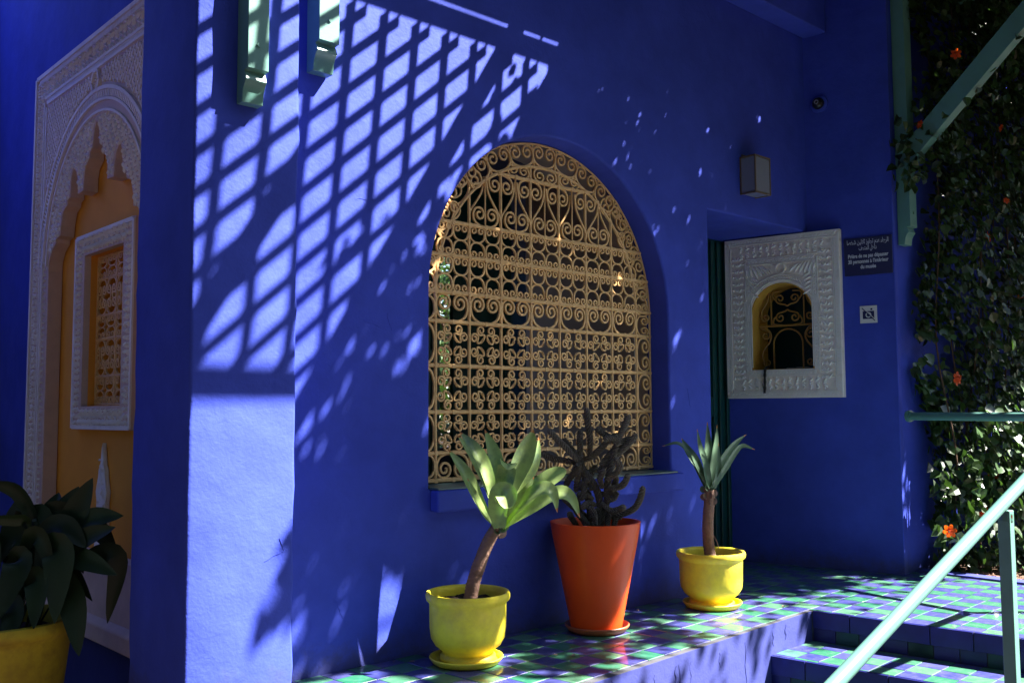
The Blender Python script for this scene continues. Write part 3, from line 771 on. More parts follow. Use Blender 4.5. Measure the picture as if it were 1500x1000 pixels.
# small window in the niche
def niche_window():
    t = thing('niche_window', 'small rectangular window in white carved frame on the ochre niche wall', 'window', (SWx, 0, 0), SW)
    fo = [toS(4.425, .985), toS(5.212, .985), toS(5.212, 1.978), toS(4.425, 1.978)]
    hole = [toS(wy0, wz0), toS(wy1, wz0), toS(wy1, wz1), toS(wy0, wz1)]
    obj('frame', MB().poly([fo, hole], .022, .0545), M['stucco_pink_shade'], t)
    r = MB(); u0, u1 = -5.212, -4.425
    relief_band(r, (u0 + .06, 1.0), (u0 + .06, 1.96), .075, .022); relief_band(r, (u1 - .06, 1.0), (u1 - .06, 1.96), .075, .022)
    relief_band(r, (u0 + .1, 1.043), (u1 - .1, 1.043), .08, .022); relief_band(r, (u0 + .1, 1.925), (u1 - .1, 1.925), .08, .022)
    tag(obj('frame_carving', r, M['stucco'], t), kind='stuff')
    r = MB()
    for a, b in (((u0 + .012, .99), (u0 + .012, 1.97)), ((u1 - .012, .99), (u1 - .012, 1.97)), ((u0 + .02, 1.968), (u1 - .02, 1.968)), ((u0 + .02, .996), (u1 - .02, .996))): strip(r, a, b, .020, .022, .008)
    obj('moulding', r, M['stucco'], t)
    g = link('grille', None, t, (0, 0, 0))
    a0, a1 = -wy1, -wy0; W = a1 - a0; H = wz1 - wz0; yy = .095
    def pth(p): return [(u, yy, v) for u, v in p]
    for k in range(3): obj('bar', MB().tube(pth([(a0 + W * k / 2, wz0), (a0 + W * k / 2, wz1)]), .009, 5), M['gold'], g)
    zs = [wz0 + .008, wz0 + .15, wz0 + .34, wz0 + .46, wz0 + .65, wz1 - .008]
    for z in zs: obj('bar', MB().tube(pth([(a0, z), (a1, z)]), .008, 5), M['gold'], g)
    sc = iron_mesh('scroll_mesh', [cscroll(.125, .085, 1.3)], .0065, M['gold'])
    ar = iron_mesh('scroll_mesh', [[tuple(q) for q in spline([(-.045, 0), (-.012, .05), (-.02, .095)], 4)], [tuple(q) for q in spline([(.045, 0), (.012, .05), (.02, .095)], 4)]], .0065, M['gold'])
    for i, (z0, z1) in enumerate(zip(zs[:-1], zs[1:])):
        for c in range(4):
            u = a0 + W * (c + .5) / 4
            h = z1 - z0
            if h > .16:
                link('scroll', sc, g, (u, yy, z0 + .004), None, (.98, 1, .95)); link('scroll', sc, g, (u, yy, z1 - .004), None, (.98, 1, -.95)); link('scroll', ar, g, (u, yy, (z0 + z1) / 2 - .047))
            else:
                link('scroll', sc, g, (u, yy, (z0 + z1) / 2), None, (.9, 1, h / 2 / .087)); link('scroll', sc, g, (u, yy, (z0 + z1) / 2), None, (.9, 1, -h / 2 / .087))
    return t
niche_window()

# ------------------------------------------------------------------ carved ticket window on the end wall
def ticket():
    # local frame at EA: x right (toward the camera side), y into the wall
    t = thing('carved_ticket_window', 'white carved stucco panel with small arched ticket window beside the doorway', 'window', tuple(EA), EANG)
    s = lambda y: -((y - 2.915) / .979)
    u0, u1, z0, z1 = s(4.057), s(3.249), 1.150, 2.292
    cu = (s(3.875) + s(3.435)) / 2; r = .222; sp = 1.735; zb = 1.345
    al = arch_loop(cu, r, sp, zb, 26)
    obj('panel', MB().poly([[(u0, z0), (u1, z0), (u1, z1), (u0, z1)], al], -.05, -.001, cham=.004, seg=2), M['cream'], t)
    al2 = arch_loop(cu, r - .008, sp, zb + .006, 26)
    obj('reveal', MB().poly([arch_loop(cu, r - .0015, sp, zb + .0015, 26)[::-1], al2], -.047, .252), M['ochre_light'], t)
    rb = MB(); yf = -.05
    def frame(o, wd, h, fn):
        for a, b in (((u0 + o, z0 + o), (u1 - o, z0 + o)), ((u0 + o, z1 - o), (u1 - o, z1 - o)), ((u0 + o, z0 + o + .02), (u0 + o, z1 - o - .02)), ((u1 - o, z0 + o + .02), (u1 - o, z1 - o - .02))): fn(a, b, wd, h)
    m1 = MB()
    frame(.045, .006, .008, lambda a, b, w_, h: strip(m1, a, b, w_, yf, h)); frame(.155, .007, .008, lambda a, b, w_, h: strip(m1, a, b, w_, yf, h)); frame(.195, .006, .008, lambda a, b, w_, h: strip(m1, a, b, w_, yf, h)); frame(.008, .008, .008, lambda a, b, w_, h: strip(m1, a, b, w_, yf, h))
    n = 30
    for rad in (r + .018, r + .055):
        for k in range(n):
            a, b = math.pi * k / n, math.pi * (k + 1) / n
            strip(m1, (cu + rad * math.cos(a), sp + rad * math.sin(a)), (cu + rad * math.cos(b), sp + rad * math.sin(b)), .007, yf, .009)
    n = 16
    for k in range(n):
        a, b = 2 * math.pi * k / n, 2 * math.pi * (k + 1) / n
        strip(m1, (cu + .034 * math.cos(a), 2.055 + .036 * math.sin(a)), (cu + .034 * math.cos(b), 2.055 + .036 * math.sin(b)), .008, yf, .012)
    obj('moulding', m1, M['stucco'], t)
    # crossed plait borders
    pl = MB()
    def plait(a, b, w_, h):
        dentils(pl, a, b, w_, .024, yf, .008, skew=.010); dentils(pl, a, b, w_, .024, yf, .0065, skew=-.010)
    frame(.026, .026, .008, plait); frame(.175, .026, .008, plait)
    for k in range(44):
        a = math.pi * (k + .5) / 44; rad = r + .036; c = (cu + rad * math.cos(a), sp + rad * math.sin(a))
        for sg in (1, -1):
            d = (math.cos(a + sg * .7) * .014, math.sin(a + sg * .7) * .014); strip(pl, (c[0] - d[0], c[1] - d[1]), (c[0] + d[0], c[1] + d[1]), .006, yf, .007 + .001 * sg)
    for k in range(12):
        z = zb + .02 + k * .031
        for sd_ in (-1, 1):
            for sg in (1, -1): strip(pl, (cu + sd_ * (r + .036) - .01, z - sg * .010), (cu + sd_ * (r + .036) + .01, z + sg * .010), .006, yf, .007 + .001 * sg)
    tag(obj('plait_border', pl, M['stucco'], t), kind='stuff')
    c = MB()
    frame(.10, .085, .01, lambda a, b, w_, h: relief_band(c, a, b, w_, yf, .045, .011))
    for sg in (1, -1):       # big leaves beside the medallion
        for k in range(6):
            leaf_relief(c, cu + sg * (.10 + k * .028), 2.055 - k * .004, .10, .03, math.pi / 2 + sg * (.9 - k * .16) * -1, .014, yf)
        for k in range(5):
            leaf_relief(c, cu + sg * .19, 2.0 - k * .03, .075, .024, (math.pi if sg < 0 else 0) + sg * (.5), .012, yf)
    tag(obj('carving', c, M['stucco'], t), kind='stuff')
    # grille
    g = link('grille', None, t, (0, 0, 0)); yy = .075; rr = r - .012
    def tb(name, p, rad=.0065): return obj(name, MB().tube([(a, yy, b) for a, b in p], rad, 5), M['gold_dark'], g, smooth=50)
    tb('bar', [(cu - rr, 1.665), (cu + rr, 1.665)], .008)
    for sg in (-1, 1):
        tb('bar', [(cu + sg * .118, 1.665), (cu + sg * .118, 1.90)])
        tb('scroll', [(cu + sg * a, b) for a, b in spiral((.162, 1.60), .036, math.radians(80), 1.3, 1) [::-1]] + [(cu + sg * a, b) for a, b in spline([(.168, 1.636), (.19, 1.65), (.208, 1.665)], 3)])
        body = [tuple(q) for q in spline([(.20, 1.655), (.150, 1.645), (.122, 1.60), (.135, 1.55), (.175, 1.50), (.190, 1.455), (.175, 1.405)], 5)]
        tb('scroll', [(cu + sg * a, b) for a, b in body] + [(cu + sg * a, b) for a, b in spiral((.155, 1.405), .028, 0, 1.3, -1)])
        tb('scroll', [(cu + sg * a, b) for a, b in [tuple(q) for q in spline([(.13, 1.92), (.145, 1.84), (.185, 1.78), (.19, 1.73)], 5)]] + [(cu + sg * a, b) for a, b in spiral((.160, 1.73), .032, 0, 1.3, -1)])
        for sv in (-1, 1):
            p = spiral((.052, 1.79 + sv * .068), .036, math.radians(-90 * sv), 1.3, sv)
            tb('scroll', [(cu + sg * a, b) for a, b in p] if True else p)
            tb('scroll', [(cu + sg * a, b) for a, b in [tuple(q) for q in spline([(.0, 1.79 + sv * .012), (.02, 1.79 + sv * .025), (.052, 1.79 + sv * .032)], 3)]])
            tb('scroll', [(cu + sg * a, b) for a, b in [tuple(q) for q in spline([(.088, 1.79 + sv * .06), (.105, 1.79 + sv * .09), (.095, 1.79 + sv * .115), (.04, 1.79 + sv * .122)], 3)]])
    inner = [(cu - .105, zb + .01)] + [(cu - .105 * math.cos(math.pi * k / 16), 1.535 + .105 * math.sin(math.pi * k / 16)) for k in range(17)] + [(cu + .105, zb + .01)]
    tb('bar', inner, .0065)
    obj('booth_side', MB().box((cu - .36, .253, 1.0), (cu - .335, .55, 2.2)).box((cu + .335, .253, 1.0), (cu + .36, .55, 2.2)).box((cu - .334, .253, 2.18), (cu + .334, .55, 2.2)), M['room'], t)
    obj('booth_back', MB().box((cu - .33, .5, 1.1), (cu + .33, .52, 2.1)), M['teal'], t)
    return t, cu
_, tcu = ticket()
ewl = bpy.data.objects['end_wall']      # cut the ticket window's opening out of the end wall
ewl_new = MB().poly([[(-2.2, GZ), (0, GZ), (0, ROOFZ), (-2.2, ROOFZ)], arch_loop(tcu, .2215, 1.735, 1.3455, 26)], 0, .25)
ewl.data = mesh(ewl_new, 'end_wall', M['blue'])
ls = lambda u, z, y=0: EA + Vector((math.cos(EANG) * u - math.sin(EANG) * y, math.sin(EANG) * u + math.cos(EANG) * y, z))
t = thing('paper_stack', 'pale papers lying on the dark shelf inside the ticket window', 'papers', tuple(ls(tcu + .0, 1.365, .20)), EANG)
obj('sheet', MB().box((-.06, 0, 0), (.02, .11, .004)), M['white'], t); obj('sheet', MB().hexa([(.0, .03, .0045), (.08, .05, .0045), (.07, .13, .0045), (-.01, .11, .0045)], [(.0, .03, .008), (.08, .05, .008), (.07, .13, .008), (-.01, .11, .008)]), M['white'], t)
tag(obj('booth_shelf', MB().box((tcu - .3, .14, 1.33), (tcu + .3, .48, 1.364)), M['black'], None, loc=tuple(EA), rot=(0, 0, EANG)), 'dark shelf inside the arched ticket window', 'shelf')
cb = MB(); pts = spline([(tcu - .105, -.02, 1.372), (tcu - .118, -.062, 1.362), (tcu - .122, -.070, 1.32), (tcu - .124, -.068, 1.25), (tcu - .128, -.066, 1.185)], 5)
cb.tube(pts, [.009 + .002 * math.sin(i * 1.9) for i in range(len(pts))], 6)
tag(obj('cord', cb, M['black'], None, loc=tuple(EA), rot=(0, 0, EANG), smooth=60), 'short black cord hanging over the sill of the ticket window', 'cord')

# ------------------------------------------------------------------ signs, lantern, camera on the walls
def text(parent, name, body, size, x, z, y, m, bold=0.0, align='CENTER', extr=.0006, fit=None):
    c = bpy.data.curves.new(name, 'FONT'); c.body = body; c.size = size; c.align_x = align; c.offset = bold; c.extrude = extr
    ob = bpy.data.objects.new(name, c); COL.objects.link(ob); dg = bpy.context.evaluated_depsgraph_get()
    me = bpy.data.meshes.new_from_object(ob.evaluated_get(dg)); bpy.data.objects.remove(ob)
    me.materials.clear(); me.materials.append(m)
    o = link(name, me, parent, (x, y, z), (math.pi / 2, 0, 0))
    if fit:
        xs = [v.co.x for v in me.vertices]; k = fit / (max(xs) - min(xs)); o.scale = (k, 1, 1)
    return o
sy = lambda y: -((y - 2.915) / .979)
t = thing('notice_sign', 'navy notice with Arabic and French lettering right of the carved ticket window', 'sign', tuple(EA), EANG)
a0, a1 = sy(3.232), sy(2.925); sc_ = (a0 + a1) / 2
obj('plate', MB().box((a0, -.010, 1.966), (a1, -.001, 2.222)), M['blue_dark'], t, bevel=.002)
# Arabic presentation forms in visual order
ar1 = '\u0627\u0644\u0631\u062c\u0627\u0621 \u0639\u062f\u0645 \u062a\u062c\u0627\u0648\u0632 \u062b\u0644\u0627\u062b\u064a\u0646 \u0634\u062e\u0635\u0627'
ar2 = '\u062f\u0627\u062e\u0644 \u0627\u0644\u0645\u062a\u062d\u0641'
FORMS = {'\u0627': ('\ufe8d', '\ufe8e', None, None), '\u0644': ('\ufedd', '\ufede', '\ufedf', '\ufee0'), '\u0631': ('\ufead', '\ufeae', None, None), '\u062c': ('\ufe9d', '\ufe9e', '\ufe9f', '\ufea0'),
         '\u0621': ('\ufe80', '\ufe80', None, None), '\u0639': ('\ufec9', '\ufeca', '\ufecb', '\ufecc'), '\u062f': ('\ufea9', '\ufeaa', None, None), '\u0645': ('\ufee1', '\ufee2', '\ufee3', '\ufee4'),
         '\u062a': ('\ufe95', '\ufe96', '\ufe97', '\ufe98'), '\u0648': ('\ufeed', '\ufeee', None, None), '\u0632': ('\ufeaf', '\ufeb0', None, None), '\u062b': ('\ufe99', '\ufe9a', '\ufe9b', '\ufe9c'),
         '\u064a': ('\ufef1', '\ufef2', '\ufef3', '\ufef4'), '\u0646': ('\ufee5', '\ufee6', '\ufee7', '\ufee8'), '\u0634': ('\ufeb5', '\ufeb6', '\ufeb7', '\ufeb8'), '\u062e': ('\ufea5', '\ufea6', '\ufea7', '\ufea8'),
         '\u0635': ('\ufeb9', '\ufeba', '\ufebb', '\ufebc'), '\u062d': ('\ufea1', '\ufea2', '\ufea3', '\ufea4'), '\u0641': ('\ufed1', '\ufed2', '\ufed3', '\ufed4')}
def shape_ar(sx):
    out = []; i = 0
    while i < len(sx):
        ch = sx[i]
        if ch not in FORMS: out.append(ch); i += 1; continue
        pj = i > 0 and sx[i - 1] in FORMS and FORMS[sx[i - 1]][2] is not None
        if ch == '\u0644' and i + 1 < len(sx) and sx[i + 1] == '\u0627':
            out.append('\ufefc' if pj else '\ufefb'); i += 2; continue
        nj = i + 1 < len(sx) and sx[i + 1] in FORMS and FORMS[ch][2] is not None and sx[i + 1] != '\u0621'
        f = FORMS[ch]; out.append(f[3] if pj and nj else f[2] if nj else f[1] if pj else f[0]); i += 1
    return ''.join(out[::-1])
text(t, 'lettering', shape_ar(ar1), .043, sc_, 2.178, -.0105, M['letters'], .0004, fit=.27)
text(t, 'lettering', shape_ar(ar2), .043, sc_, 2.136, -.0105, M['letters'], .0004, fit=.115)
for i, ln in enumerate(('Prière de ne pas dépasser', '30 personnes à l’intérieur', 'du musée')):
    text(t, 'lettering', ln, .0365 if i < 2 else .036, sc_, 2.085 - i * .037, -.0105, M['letters'], .0008, fit=(.262, .262, .10)[i])
t = thing('no_photography_sign', 'small square pale sign with a crossed-out camera below the navy notice', 'sign', tuple(EA), EANG)
b0, b1 = sy(3.142), sy(3.033); bc = (b0 + b1) / 2; bz = 1.700
obj('plate', MB().box((b0, -.006, bz - .058), (b1, -.001, bz + .058)), M['white'], t, bevel=.0015)
obj('camera_symbol', MB().box((bc - .037, -.0072, bz - .030), (bc + .037, -.0061, bz + .022)).box((bc + .014, -.0072, bz + .028), (bc + .026, -.0061, bz + .040)), M['ink'], t)
rg = MB(); n = 20
ro = [(bc + .019 * math.cos(-k * 2 * math.pi / n), bz - .004 + .019 * math.sin(-k * 2 * math.pi / n)) for k in range(n)][::-1]; ri = [(bc + .012 * math.cos(k * 2 * math.pi / n), bz - .004 + .012 * math.sin(k * 2 * math.pi / n)) for k in range(n)]
obj('lens_ring', MB().poly([ro, ri], -.0082, -.0073), M['white'], t)
mb = MB(); strip(mb, (bc - .041, bz + .044), (bc + .041, bz - .044), .006, -.0083, .0009); obj('slash', mb, M['ink'], t)
mb = MB(); strip(mb, (bc - .038, bz + .050), (bc + .044, bz - .038), .004, -.0083, .0006); obj('slash', mb, M['white'], t)

t = thing('wall_lantern', 'square frosted glass wall lantern with brass edges above the doorway', 'lantern', (5.215, D, 2.44))
lw, ld, lh = .175, .118, .245
obj('glass_pane', MB().box((.010, -ld + .004, .012), (lw - .010, -ld + .008, lh - .012)), M['frost'], t)
obj('glass_pane', MB().box((.004, -ld + .012, .012), (.008, -.010, lh - .012)), M['frost'], t); obj('glass_pane', MB().box((lw - .008, -ld + .012, .012), (lw - .004, -.010, lh - .012)), M['frost'], t)
obj('glass_pane', MB().box((.010, -ld + .012, .004), (lw - .010, -.010, .008)), M['frost'], t)
fr = MB()
for x in (0, lw - .009): fr.box((x, -ld, 0), (x + .009, -ld + .009, lh)); fr.box((x, -.010, 0), (x + .009, -.001, lh))
fr.box((.0095, -ld, 0), (lw - .0095, -ld + .009, .009)); fr.box((.0095, -ld, lh - .009), (lw - .0095, -ld + .009, lh))
for x in (0, lw - .009): fr.box((x + .0003, -ld + .0095, 0), (x + .0087, -.0105, .009)); fr.box((x + .0003, -ld + .0095, lh - .009), (x + .0087, -.0105, lh))
obj('frame', fr, M['brass'], t); obj('back_plate', MB().box((.02, -.009, .02), (lw - .02, -.0015, lh + .02)), M['brass'], t)
cp = ls(sy(3.371), 3.188)
t = thing('security_camera', 'small round dark security camera high on the end wall', 'camera', tuple(cp), EANG)
mb = MB(); mb.lathe([(0, 0), (.062, 0), (.062, .012), (.050, .018), (.0, .018)], 24); o = obj('mount_ring', mb, M['blue'], t, smooth=40, rot=(math.pi / 2, 0, 0))
mb = MB(); mb.lathe([(.040, .018), (.040, .035), (.034, .050), (.020, .060), (0, .063)], 20); obj('dome', mb, M['black'], t, smooth=60, rot=(math.pi / 2, 0, 0))
mb = MB(); mb.lathe([(.014, .059), (.016, .068), (.010, .068), (.009, .060)], 16); obj('lens', mb, M['lens'], t, smooth=40, rot=(math.pi / 2, 0, 0))

# ------------------------------------------------------------------ timber brackets and pergola
def bracket(x, yw, zb, wd, dp, ztop, label, sc=1.0):
    t = thing('timber_bracket', label, 'bracket', (x, yw, zb), 0, 'mint green timber brackets under the pergola')
    H = .115 * sc
    prof = [(-.002, 0), (-dp * .52, 0), (-dp * .56, .02 * sc), (-dp * .60, .045 * sc), (-dp * .72, .066 * sc), (-dp * .86, .080 * sc), (-dp * .78, .10 * sc), (-dp * .70, H), (-dp, H + .003), (-dp, ztop - zb), (-.002, ztop - zb)]
    mb = MB(); n = len(prof)
    mb.add([(0, a, b) for a, b in prof] + [(wd, a, b) for a, b in prof], [tuple(range(n))[::-1] if False else tuple(range(n)), tuple(range(2 * n - 1, n - 1, -1))] + [(i, i + n, (i + 1) % n + n, (i + 1) % n) for i in range(n)])
    obj('scrolled_post', mb, M['mint'], t, bevel=.003)
    for zz in (.21, .62): obj('bolt', MB().tube([(wd / 2, -dp - .006, zz), (wd / 2, -dp + .002, zz)], .008, 8), M['mint'], t)
    return t
bracket(1.620, 3.24, 2.195, .085, .085, 2.90, 'mint green scroll-ended timber bracket on the front of the pilaster')
bracket(2.050, D, 2.478, .098, .10, 3.20, 'mint green scroll-ended timber bracket on the front wall right of the pilaster')
t3 = bracket(6.235, 2.93, 2.16, .10, .09, 3.95, 'dark mint bracket with diagonal brace among the vines by the far corner')
mb = MB()
p0 = Vector((.05, -.05, 2.74 - 2.16)); p1 = Vector((.05, -1.75, 2.74 + 1.62 - 2.16)); d = (p1 - p0).normalized(); up = Vector((1, 0, 0)).cross(d).normalized() * .062; sd_ = Vector((.042, 0, 0))
mb.hexa([p0 - up - sd_, p0 - up + sd_, p0 + up + sd_, p0 + up - sd_], [p1 - up - sd_, p1 - up + sd_, p1 + up + sd_, p1 + up - sd_])
obj('brace', mb, M['mint'], t3, bevel=.003)

pg = thing('pergola', 'mint green timber pergola with square lattice casting its shadow grid on the blue wall', 'pergola', (0, 0, 0))
LZ = 3.95
yA, yB = 1.752, D - .605
obj('beam', MB().box((1.6, D - .595, LZ - .0), (4.9, D - .5355, LZ + .02)), M['wood'], pg)       # beam by the eave
obj('beam', MB().box((1.2, yA - .032, LZ - .062), (9.6, yA, LZ + .012)), M['wood'], pg)
def rafter(xl, ya, yb): obj('rafter', MB().box((xl, ya, LZ + .013), (xl + .052, yb, LZ + .113)), M['wood'], pg)
rafter(3.872, yA, D - .53); rafter(3.122, yA, 2.42); rafter(2.37, yA, 2.2); rafter(5.4, yA, D - .53); rafter(6.9, yA, 2.9); rafter(4.43, yA, D - .53)
lat = MB(); hw = .018
for fam in (0, 1):
    for k in range(-60, 60):
        c = (6.016 if fam == 0 else .358) + .176 * k
        pts = []
        # line x + y = c (fam 0) or x - y = c (fam 1), clipped to y in [yA, yB] and x in [1.25, 9.4]
        for y in (yA, yB):
            x = c - y if fam == 0 else c + y; pts.append((x, y))
        (xa, ya), (xb, yb) = pts
        lo, hi = 1.25, 4.42
        if max(xa, xb) < lo or min(xa, xb) > hi: continue
        def clampx(xa, ya, xb, yb):
            for lim, cmp in ((lo, 1), (hi, -1)):
                if (xa - lim) * cmp < 0: t_ = (lim - xa) / (xb - xa); xa, ya = lim, ya + t_ * (yb - ya)
                if (xb - lim) * cmp < 0: t_ = (lim - xb) / (xa - xb); xb, yb = lim, yb + t_ * (ya - yb)
            return xa, ya, xb, yb
        xa, ya, xb, yb = clampx(xa, ya, xb, yb)
        d = Vector((xb - xa, yb - ya)); 
        if d.length < .05: continue
        d.normalize(); n_ = Vector((-d.y, d.x)) * (hw if fam == 0 else hw * 1.1); z0 = LZ + (0 if fam == 0 else -.0105); z1 = z0 + .010
        q = [(xa - n_.x, ya - n_.y), (xb - n_.x, yb - n_.y), (xb + n_.x, yb + n_.y), (xa + n_.x, ya + n_.y)]
        lat.hexa([(a, b, z0) for a, b in q], [(a, b, z1) for a, b in q])
tag(obj('lattice', lat, M['wood'], pg), kind='stuff')
pp = obj('post', MB().box((9.4, yA - .09, GZ), (9.48, yA - .001, LZ - .064)), M['wood'], pg)

# ------------------------------------------------------------------ leaves
def leaf_shape(mb, c, d, nrm, L_, W, fold=.25, tri=False):
    """small folded leaf: base at c, along d, facing nrm"""
    d = d.normalized(); s = d.cross(nrm).normalized(); n_ = s.cross(d)
    q = lambda a, b, h: c + d * (a * L_) + s * (b * W) + n_ * (h * W)
    vs = [q(0, 0, 0), q(.28, -.5, fold), q(.68, -.38, fold * .8), q(1, 0, -.1), q(.68, .38, fold * .8), q(.28, .5, fold), q(.5, 0, 0)]
    mb.add(vs, [(0, 1, 6), (1, 2, 6), (2, 3, 6), (3, 4, 6), (4, 5, 6), (5, 0, 6)])
def rdir(): return Vector((random.gauss(0, 1), random.gauss(0, 1), random.gauss(0, 1))).normalized()

# canopy of the climbing vine over the pergola
HOLES = [(4.40, 1.40, .05, .08, .4), (6.07, 1.02, .11, .18, .05), (6.90, 1.04, .30, .20, .0), (6.45, 1.30, .10, .12, .25), (6.28, 1.46, .24, .16, .42), (4.25, 2.05, .10, .12, .5), (5.3, 1.0, .2, .14, .35), (4.15, 2.35, .14, .14, .45)]
cn = MB(); cv = thing('pergola_vine', 'dense leafy climbing vine lying over the pergola above the doorway', 'climbing plant', (0, 0, 0))
tries = 0; cntl = 0
while cntl < 36000 and tries < 170000:
    tries += 1
    x = random.uniform(4.0, 11.5); y = random.uniform(.35, 3.2) if x < 9.2 else random.uniform(-1.0, 3.2)
    if x < 6.2 and y > D - .53: continue
    z = LZ + .03 + abs(random.gauss(0, .14))
    xx = x - (z - LZ) * .632; yy = y + (z - LZ) * .546
    dn = 1.0
    nz = noise.noise(Vector((xx * 2.2, yy * 2.2, 1.3)))
    dn *= max(0, min(1, (xx - (4.12 if yy > 2.5 else 4.06) + nz * .35) / .12))
    edge = (.62 + .30 * noise.noise(Vector((xx * 3, 2.2, .7))) if xx < 6.35 else .92 + .2 * noise.noise(Vector((xx * 3, 2.2, .7)))) if xx > 4.9 else 1.2
    if xx > 9.45 + .3 * noise.noise(Vector((yy * 3, 1, 1))): edge = -9; dn *= .66 + .6 * noise.noise(Vector((xx * 5, yy * 5, 2)))
    elif xx > 7.4: edge = (.74 if xx < 8.2 else .98) + .16 * noise.noise(Vector((xx * 3, 2.2, .7)))
    dn *= max(0.0, min(1, (yy - edge) / .25)) if yy < edge + .25 else 1
    if yy < edge and xx > 5: dn = .05
    elif xx < 6.35 and yy < 1.12: dn *= .72 + .9 * noise.noise(Vector((xx * 6, yy * 6, 4)))
    for hx, hy, rx, ry, keep in HOLES:
        if ((xx - hx) / rx) ** 2 + ((yy - hy) / ry) ** 2 < 1 + .5 * noise.noise(Vector((xx * 7, yy * 7, 0))): dn = min(dn, keep * .35)
    du, dv = (xx - 4.853) * .734 - (yy - 1.375) * .679, (xx - 4.853) * .679 + (yy - 1.375) * .734
    if ((du - .08) / .25) ** 2 + (dv / .115) ** 2 < 1: dn = min(dn, .02)
    if random.random() > dn: continue
    leaf_shape(cn, Vector((x, y, z)), rdir(), (rdir() * .8 + Vector((0, 0, 1.2))).normalized(), random.uniform(.05, .10), random.uniform(.045, .08))
    cntl += 1
# stray leaves over the clear part of the lattice
for (lx, ly) in ((3.74, 2.32), (3.66, 2.24), (3.98, 2.50), (3.9, 2.14), (4.02, 2.06), (4.02, 2.75), (4.1, 2.6), (4.05, 2.92)):
    for k in range(5): leaf_shape(cn, Vector((lx + random.gauss(0, .04), ly + random.gauss(0, .04), LZ + .05)), rdir(), (rdir() * .7 + Vector((0, 0, 1))).normalized(), .06, .045)
tag(obj('leaves', cn, M['vine_stuff'], cv), kind='stuff')
st = MB()
for k in range(14):
    y = .9 + k * .15; pts = spline([(9.5 - .1 * k % 1, y, LZ + .04), (8, y + random.uniform(-.2, .2), LZ + .09), (6.6, y + random.uniform(-.2, .2), LZ + .05), (5.4, min(2.85, y + random.uniform(-.2, .2)), LZ + .09), (4.5, min(2.85, y + random.uniform(-.1, .1)), LZ + .06)], 6)
    st.tube(pts, .012, 5)
tag(obj('stems', st, M['stemw'], cv), kind='stuff')

# vine hanging on the garden wall at the right
vw = thing('wall_vine', 'dark green climbing vine with orange-red trumpet flowers covering the blue wall at the right', 'climbing plant', (6.6, 2.8, 0))
V0 = Vector((6.6, 2.8, 0))
lm = []
for k in range(4):
    mb = MB(); W = (.8, 1.0, .9, 1.1)[k]
    L = [(0, 0, 0), (.10, -.35 * W, .08), (.38, -.50 * W, .10), (.72, -.30 * W, .05), (1, 0, -.06), (.72, .30 * W, .05), (.38, .50 * W, .10), (.10, .35 * W, .08), (.35, 0, -.02), (.7, 0, -.02)]
    mb.add([(a, b, c) for a, b, c in L], [(0, 1, 8), (1, 2, 8), (2, 9, 8), (2, 3, 9), (3, 4, 9), (4, 5, 9), (5, 6, 9), (6, 8, 9), (6, 7, 8), (7, 0, 8)]); lm.append(mesh(mb, 'vine_leaf_mesh', M['vine'], 60))
def vine_pos():
    while True:
        x = random.uniform(6.30, 9.4); z = random.uniform(-.02, 4.4)
        thick = .10 + .42 * max(0, min(1, (x - 6.45) / .8)) + .12 * noise.noise(Vector((x * 2, z * 2, 5)))
        if z < 1.1 and x > 6.6: thick += .22
        y = 2.90 - random.random() * max(.05, thick)
        # left border of the curtain
        lb = 6.40 + .11 * math.sin(z * 3.1) + .10 * noise.noise(Vector((z * 4, 1, 0))) - (.34 * math.exp(-((z - 2.85) / .28) ** 2))
        if x < lb: continue
        if 2.3 < z < 3.5 and x < 6.75: y = 2.86 - random.random() * .22
        if noise.noise(Vector((x * 3.2, z * 2.4, 9))) < -.28 and random.random() < .9: continue
        return Vector((x, y, z))
def leaf_quat(p):
    d = Vector((random.gauss(0, .6), -.35 + random.gauss(0, .35), -.8 + random.gauss(0, .4))).normalized()
    n_ = Vector((random.gauss(0, .5), -1 + random.gauss(0, .4), .7 + random.gauss(0, .4))).normalized()
    s_ = n_.cross(d).normalized(); n2 = d.cross(s_)
    return Matrix((d, s_, n2)).transposed().to_quaternion()
# 300 leaves as parts: those nearest the camera / lowest, sun side
cand = [vine_pos() for _ in range(19000)]
score = lambda p: (p - Vector((0, 0, 1.06))).length + (1.2 if p.z > 1.6 else 0) + p.y * .8
cand.sort(key=score)
for p in cand[:300]:
    o = link('leaf', lm[random.randrange(4)], vw, tuple(p - V0)); o.rotation_mode = 'QUATERNION'; o.rotation_quaternion = leaf_quat(p); s_ = random.uniform(.05, .095); o.scale = (s_, s_, s_)
rest = MB()
for p in cand[300:]:
    R_ = leaf_quat(p).to_matrix(); s_ = random.uniform(.035, .075); me = lm[random.randrange(4)]
    rest.add([tuple(R_ @ (v.co * s_) + p - V0) for v in me.vertices], [tuple(pl.vertices) for pl in me.polygons])
tag(obj('foliage', rest, M['vine_stuff'], vw), kind='stuff')
st = MB()
for k in range(16):
    x = 6.56 + k * .19 + random.uniform(-.03, .03); pts = spline([(x + random.uniform(-.06, .06) - V0.x, 2.86 - random.random() * .2 - V0.y, z) for z in (0, .7, 1.5, 2.3, 3.1, 3.9)], 5)
    st.tube(pts, [.007 * (1 - .5 * i / len(pts)) for i in range(len(pts))], 5)
tag(obj('stems', st, M['stemw'], vw), kind='stuff')
sp = MB(); rs = random.Random(9)
